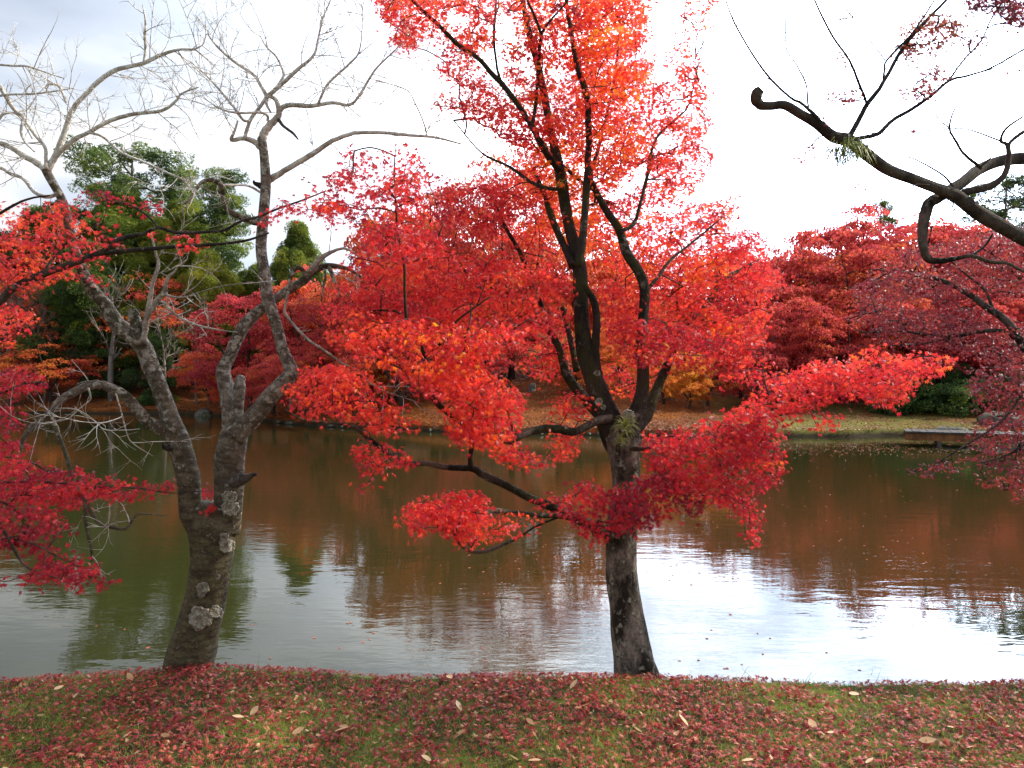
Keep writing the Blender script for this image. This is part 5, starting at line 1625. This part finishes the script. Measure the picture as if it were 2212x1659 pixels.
rock(441, 903, 42.5, .48, .4, .5, 'rounded grey boulder at the waterline left of the cherry right stem')
rock(468, 902, 43.0, .55, .45, .32, 'flat mossy boulder right beside the rounded grey boulder')
rock(2044, 932, 27.8, .42, .35, .18, 'mossy flat rock at the lawn end behind the plank bridge')
rock(2070, 932, 27.6, .40, .3, .16, 'pale flat rock right of the mossy one behind the plank bridge')
rock(2150, 908, 31.0, .7, .6, .34, 'large grey rock beyond the bridge near the right edge')
rock(2195, 915, 30.4, .55, .5, .3, 'low rock right of the large grey rock at the right edge')
for i in range(22):
    px = 600 + i * 48 + random.uniform(-24, 24)
    yy = 30.0
    for _ in range(3):
        yy = float(shore((px - W / 2) / FOC * yy)) - .12
    rock(px, HORIZON + (CAMZ - .05) / yy * FOC, yy, random.uniform(.06, .2), .14, random.uniform(.05, .10), 'small dark stone at the foot of the leafy far bank', 'bank stones under the far maples')


def stump():
    d = 37.8
    x = (1149 - W / 2) / FOC * d
    z0 = float(gz(np.array([x]), np.array([d]))[0])
    t = empty('tree_stump', (x, d, z0), 'grey cut stump standing alone on the orange leafy slope behind the main maple', 'stump')
    mb = MB()
    c = np.array([(x, d, z0 - .15), (x, d, z0), (x + .01, d, z0 + .15), (x + .01, d, z0 + .38)])
    tube(mb, c, np.array([.30, .23, .19, .18]), 12, .06)
    mb.build('stump_wood', M_GREYBARK, t)
    mb = MB()
    tube(mb, np.array([(x + .01, d, z0 + .381), (x + .01, d, z0 + .386)]), np.array([.16, .16]), 12)
    mb.build('cut_face', M_PLANK, t)


stump()


def box(mb, a, b, w, z0, z1, off=0.0):
    """bar from a to b (xy), width w, between heights z0 and z1, slid sideways by off"""
    a, b = np.array(a, float), np.array(b, float)
    d = (b - a) / np.linalg.norm(b - a)
    n = np.array([-d[1], d[0]])
    a, b = a + n * off, b + n * off
    c = [a - n * w / 2, b - n * w / 2, b + n * w / 2, a + n * w / 2]
    V = [(p[0], p[1], z) for z in (z0, z1) for p in c]
    mb.add(V, [(3, 2, 1, 0), (4, 5, 6, 7), (0, 1, 5, 4), (1, 2, 6, 5), (2, 3, 7, 6), (3, 0, 4, 7)])


def bridge():
    a, b = np.array([13.2, 26.0]), np.array([21.5, 22.2])
    t = empty('footbridge', (a[0], a[1], 0), 'low dark plank footbridge with rusty brown beam crossing the water at the right edge', 'bridge')
    L = np.linalg.norm(b - a)
    d = (b - a) / L
    n = np.array([-d[1], d[0]])
    mb = MB()
    k = int(L / .22)
    for i in range(k):
        c = a + d * (i + .5) * L / k
        box(mb, c - n * .62, c + n * .62, L / k * .94, .44 + rng.uniform(0, .006), .495 + rng.uniform(0, .008))
    mb.build('deck', M_PLANK, t, smooth=False)
    for s in (-.5, .5):
        mb = MB()
        box(mb, a, b, .14, .20, .437, s)
        mb.build('beam', M_BEAM, t, smooth=False)
    for i in range(4):
        c = a + d * (1.0 + i * 2.4)
        for s in (-.5, .5):
            mb = MB()
            q = c + n * s
            tube(mb, np.array([(q[0], q[1], -.6), (q[0], q[1], 0), (q[0], q[1], .199)]), np.array([.08, .08, .075]), 8, .03)
            mb.build('post', M_DARKBARK, t)


bridge()


# ------------------------------------------------------------------ leaves and grass on the ground
def litter():
    n = 105000
    x = rng.uniform(-4.6, 4.6, n)
    y = rng.uniform(1.9, 4.25, n)
    dn = vnoise(x, y, 3.6, 31) * .8 + vnoise(x, y, 13, 32) * .9
    keep = rng.uniform(0, 1, n) < np.clip(.60 - dn * .55, .2, 1.0)
    x, y = x[keep], y[keep]
    n = len(x)
    z = gz(x, y) + .006 + rng.uniform(0, .020, n)
    nor = np.column_stack([rng.normal(0, .55, n), rng.normal(0, .55, n) - .1, np.ones(n)])
    a = rng.uniform(0, 6.28, n)
    tip = np.column_stack([np.cos(a), np.sin(a), rng.normal(0, .25, n)])
    tn = np.clip(rng.normal(.46, .22, n), 0.02, .97)
    mb = MB()
    leaves(mb, np.column_stack([x, y, z]), tip, nor, rng.uniform(.009, .0225, n), tn, MAPLE)
    o = mb.build('fallen_leaves', M_LITTER, smooth=False)
    tag(o, 'thick litter of dark red maple leaves over the mossy near bank', 'leaves', None, 'stuff')
    # grass and moss
    n = 240000
    x = rng.uniform(-5.5, 5.5, n)
    y = rng.uniform(1.5, 4.25, n)
    dn = vnoise(x, y, 3.6, 31) * .8 + vnoise(x, y, 13, 32) * .9
    keep = rng.uniform(0, 1, n) < np.clip(.62 + dn * .8, .2, 1.0)
    x, y = x[keep], y[keep]
    n = len(x)
    p = np.column_stack([x, y, gz(x, y) - .002])
    tip = np.column_stack([rng.normal(0, .6, n), rng.normal(0, .6, n), np.ones(n) * .8])
    tip /= np.linalg.norm(tip, axis=1)[:, None]
    L_ = rng.uniform(.012, .036, n)
    big = rng.uniform(0, 1, n) < .004
    L_[big] *= 2.6
    sd = rng.normal(size=(n, 3))
    sd -= tip * (sd * tip).sum(1)[:, None]
    sd /= np.linalg.norm(sd, axis=1)[:, None]
    w = rng.uniform(.0008, .0018, n)[:, None]
    V = np.stack([p - sd * w, p + sd * w, p + tip * L_[:, None] * .6 + sd * w * .7, p + tip * L_[:, None]], 1)
    f = np.arange(n * 4).reshape(-1, 4)
    t = np.clip(.35 + .5 * vnoise(x, y, 3.0, 33) + rng.normal(0, .14, n), 0, 1)
    mb = MB()
    mb.add(V, f, np.repeat(t, 4))
    # taller weeds and seed stems standing against the water
    for px in (190, 205, 232, 262, 345, 560, 603, 655, 745, 1010, 1120, 1205, 1335, 1425, 1500, 1590, 1640, 1735, 1900, 2080):
        for _ in range(rng.integers(2, 5)):
            xx = (px + rng.normal(0, 8) - W / 2) / FOC * 3.7
            p0 = np.array([xx, 3.68 + rng.normal(0, .05), 1.0])
            d = np.array([rng.normal(0, .35), rng.normal(0, .2), 1.0])
            pts = [p0]
            hh = rng.uniform(.03, .12)
            for _k in range(4):
                d = d + rng.normal(0, .16, 3)
                d /= np.linalg.norm(d)
                pts.append(pts[-1] + d * hh / 4)
            tube(mb, pts, np.linspace(.0014, .0005, 5), 3, tone=rng.uniform(.3, 1))
    o = mb.build('grass', M_GRASS, smooth=False)
    tag(o, 'short yellow green moss and grass between the fallen leaves', 'grass', None, 'stuff')
    # far slope litter
    n = 105000
    x = rng.uniform(-32, 26, n)
    y = shore(x) + rng.uniform(0, 1, n) ** 1.6 * 16
    keep = ~((x > 9) & (y < 38) & (rng.uniform(0, 1, n) < .55))
    x, y = x[keep], y[keep]
    n = len(x)
    mb = MB()
    a = rng.uniform(0, 6.28, n)
    leaves(mb, np.column_stack([x, y, gz(x, y) + .02]), np.column_stack([np.cos(a), np.sin(a), a * 0]), np.column_stack([rng.normal(0, .4, n), rng.normal(0, .4, n), np.ones(n)]), rng.uniform(.04, .08, n), np.clip(rng.normal(.5, .22, n), 0, 1), DIAMOND)
    o = mb.build('fallen_leaves', M_FARLITTER, smooth=False)
    tag(o, 'orange brown litter of leaves over the far slope', 'leaves', None, 'stuff')


litter()


def tan_leaves():
    spots = [(157, 1514), (120, 1495), (545, 1540), (740, 1575), (640, 1585), (990, 1530), (992, 1590), (735, 1580), (1110, 1640), (1145, 1560), (1480, 1560), (1380, 1578), (1465, 1588), (1465, 1612), (920, 1643), (1155, 1645), (1885, 1653), (2105, 1620), (2060, 1578), (1760, 1570), (510, 1553), (970, 1465), (1620, 1650), (80, 1555), (1270, 1522), (1800, 1590), (2010, 1605), (350, 1600), (275, 1475), (1850, 1500), (2150, 1560), (1240, 1480)]
    protos = []
    for k in range(3):
        mb = MB()
        leaves(mb, np.zeros((1, 3)), np.array([[0, 1., 0]]), np.array([[0, 0, 1.]]), .033, np.array([.92 + .03 * k]), OVAL)
        o = mb.build('tan_leaf', M_LITTER, smooth=True)
        protos.append(o.data)
        bpy.data.objects.remove(o)
    for i, (px, py) in enumerate(spots):
        d = 1.47 / ((py - HORIZON) / FOC)
        x = (px - W / 2) / FOC * d
        o = bpy.data.objects.new('tan_leaf', protos[i % 3])
        COL.objects.link(o)
        o.location = (x, d, float(gz(np.array([x]), np.array([d]))[0]) + .028)
        o.rotation_euler = (random.uniform(-.5, .5) + .25, random.uniform(-.5, .5), random.uniform(0, 6.28))
        s = random.uniform(.6, 1.05)
        o.scale = (s, s, s)
        tag(o, 'pale tan oval leaf lying on the red litter of the near bank', 'leaf', 'pale oval leaves on the near bank')


tan_leaves()


def floating():
    mb = MB()
    leaves(mb, np.zeros((1, 3)), np.array([[0, 1., 0]]), np.array([[0, 0, 1.]]), .03, np.array([.72]), MAPLE)
    o = mb.build('floating_leaf', M_LITTER, smooth=False)
    me = o.data
    bpy.data.objects.remove(o)
    near = [(204, 1356), (265, 1363), (315, 1403), (392, 1392), (580, 1427), (677, 1381), (734, 1404), (748, 1350), (755, 1349), (542, 1353), (781, 1391), (797, 1386), (805, 1372), (1049, 1432), (1130, 1372), (1140, 1370), (1210, 1290), (1186, 1285), (1043, 1404), (1120, 1231), (1058, 1229), (1470, 1432), (1510, 1430), (1540, 1365), (1528, 1383), (1568, 1449), (1576, 1449), (1605, 1440), (1650, 1417), (1668, 1383), (1640, 1372), (1578, 1331), (1497, 1266), (1788, 1413), (1800, 1268), (1844, 1255), (1640, 1210), (1870, 1110), (1870, 1197), (1816, 1170), (1812, 1150), (1682, 1219), (1640, 1173), (530, 1155), (1862, 1452), (1200, 1205), (1160, 1210), (1250, 1240), (1290, 1190), (1240, 1160), (1318, 1168), (1080, 1230), (1470, 1195), (1500, 1180), (1520, 1150), (1550, 1140), (1590, 1210)]
    for _ in range(110):
        near.append((random.uniform(1400, 2150), random.uniform(1010, 1260)))
    for _ in range(40):
        near.append((random.uniform(950, 1400), random.uniform(1150, 1300)))
    for i, (px, py) in enumerate(near):
        d = CAMZ / ((py - HORIZON) / FOC)
        o = bpy.data.objects.new('floating_leaf', me)
        COL.objects.link(o)
        o.location = ((px - W / 2) / FOC * d, d, .006)
        o.rotation_euler = (random.uniform(-.2, .2), random.uniform(-.2, .2), random.uniform(0, 6.28))
        s = random.uniform(.7, 1.2)
        o.scale = (s, s, s)
        tag(o, 'small maple leaf floating flat on the pond surface', 'leaf', 'maple leaves floating on the pond')
    # rafts of leaves near the far right shore
    n = 900
    px = rng.normal(1850, 170, n)
    py = rng.normal(966, 8, n) + rng.normal(0, 6, n)
    ok = (py > 948)
    px, py = px[ok], py[ok]
    d = CAMZ / ((py - HORIZON) / FOC)
    x = (px - W / 2) / FOC * d
    ok = d < shore(x) - .5
    x, d = x[ok], d[ok]
    m = len(x)
    mb = MB()
    a = rng.uniform(0, 6.28, m)
    leaves(mb, np.column_stack([x, d, np.full(m, .008)]), np.column_stack([np.cos(a), np.sin(a), a * 0]), np.tile([0, 0, 1.], (m, 1)), rng.uniform(.03, .05, m), np.clip(rng.normal(.7, .15, m), 0, 1), THREE)
    o = mb.build('drifting_leaves', M_LITTER, smooth=False)
    tag(o, 'thin raft of pinkish leaves drifting below the lawn shore', 'leaves', None, 'stuff')


floating()
# unused copies of the far tree models (all kinds are in use, this only guards against leftovers)
for k in PRO:
    if k not in used_proto:
        for o in PRO[k]:
            bpy.data.objects.remove(o)
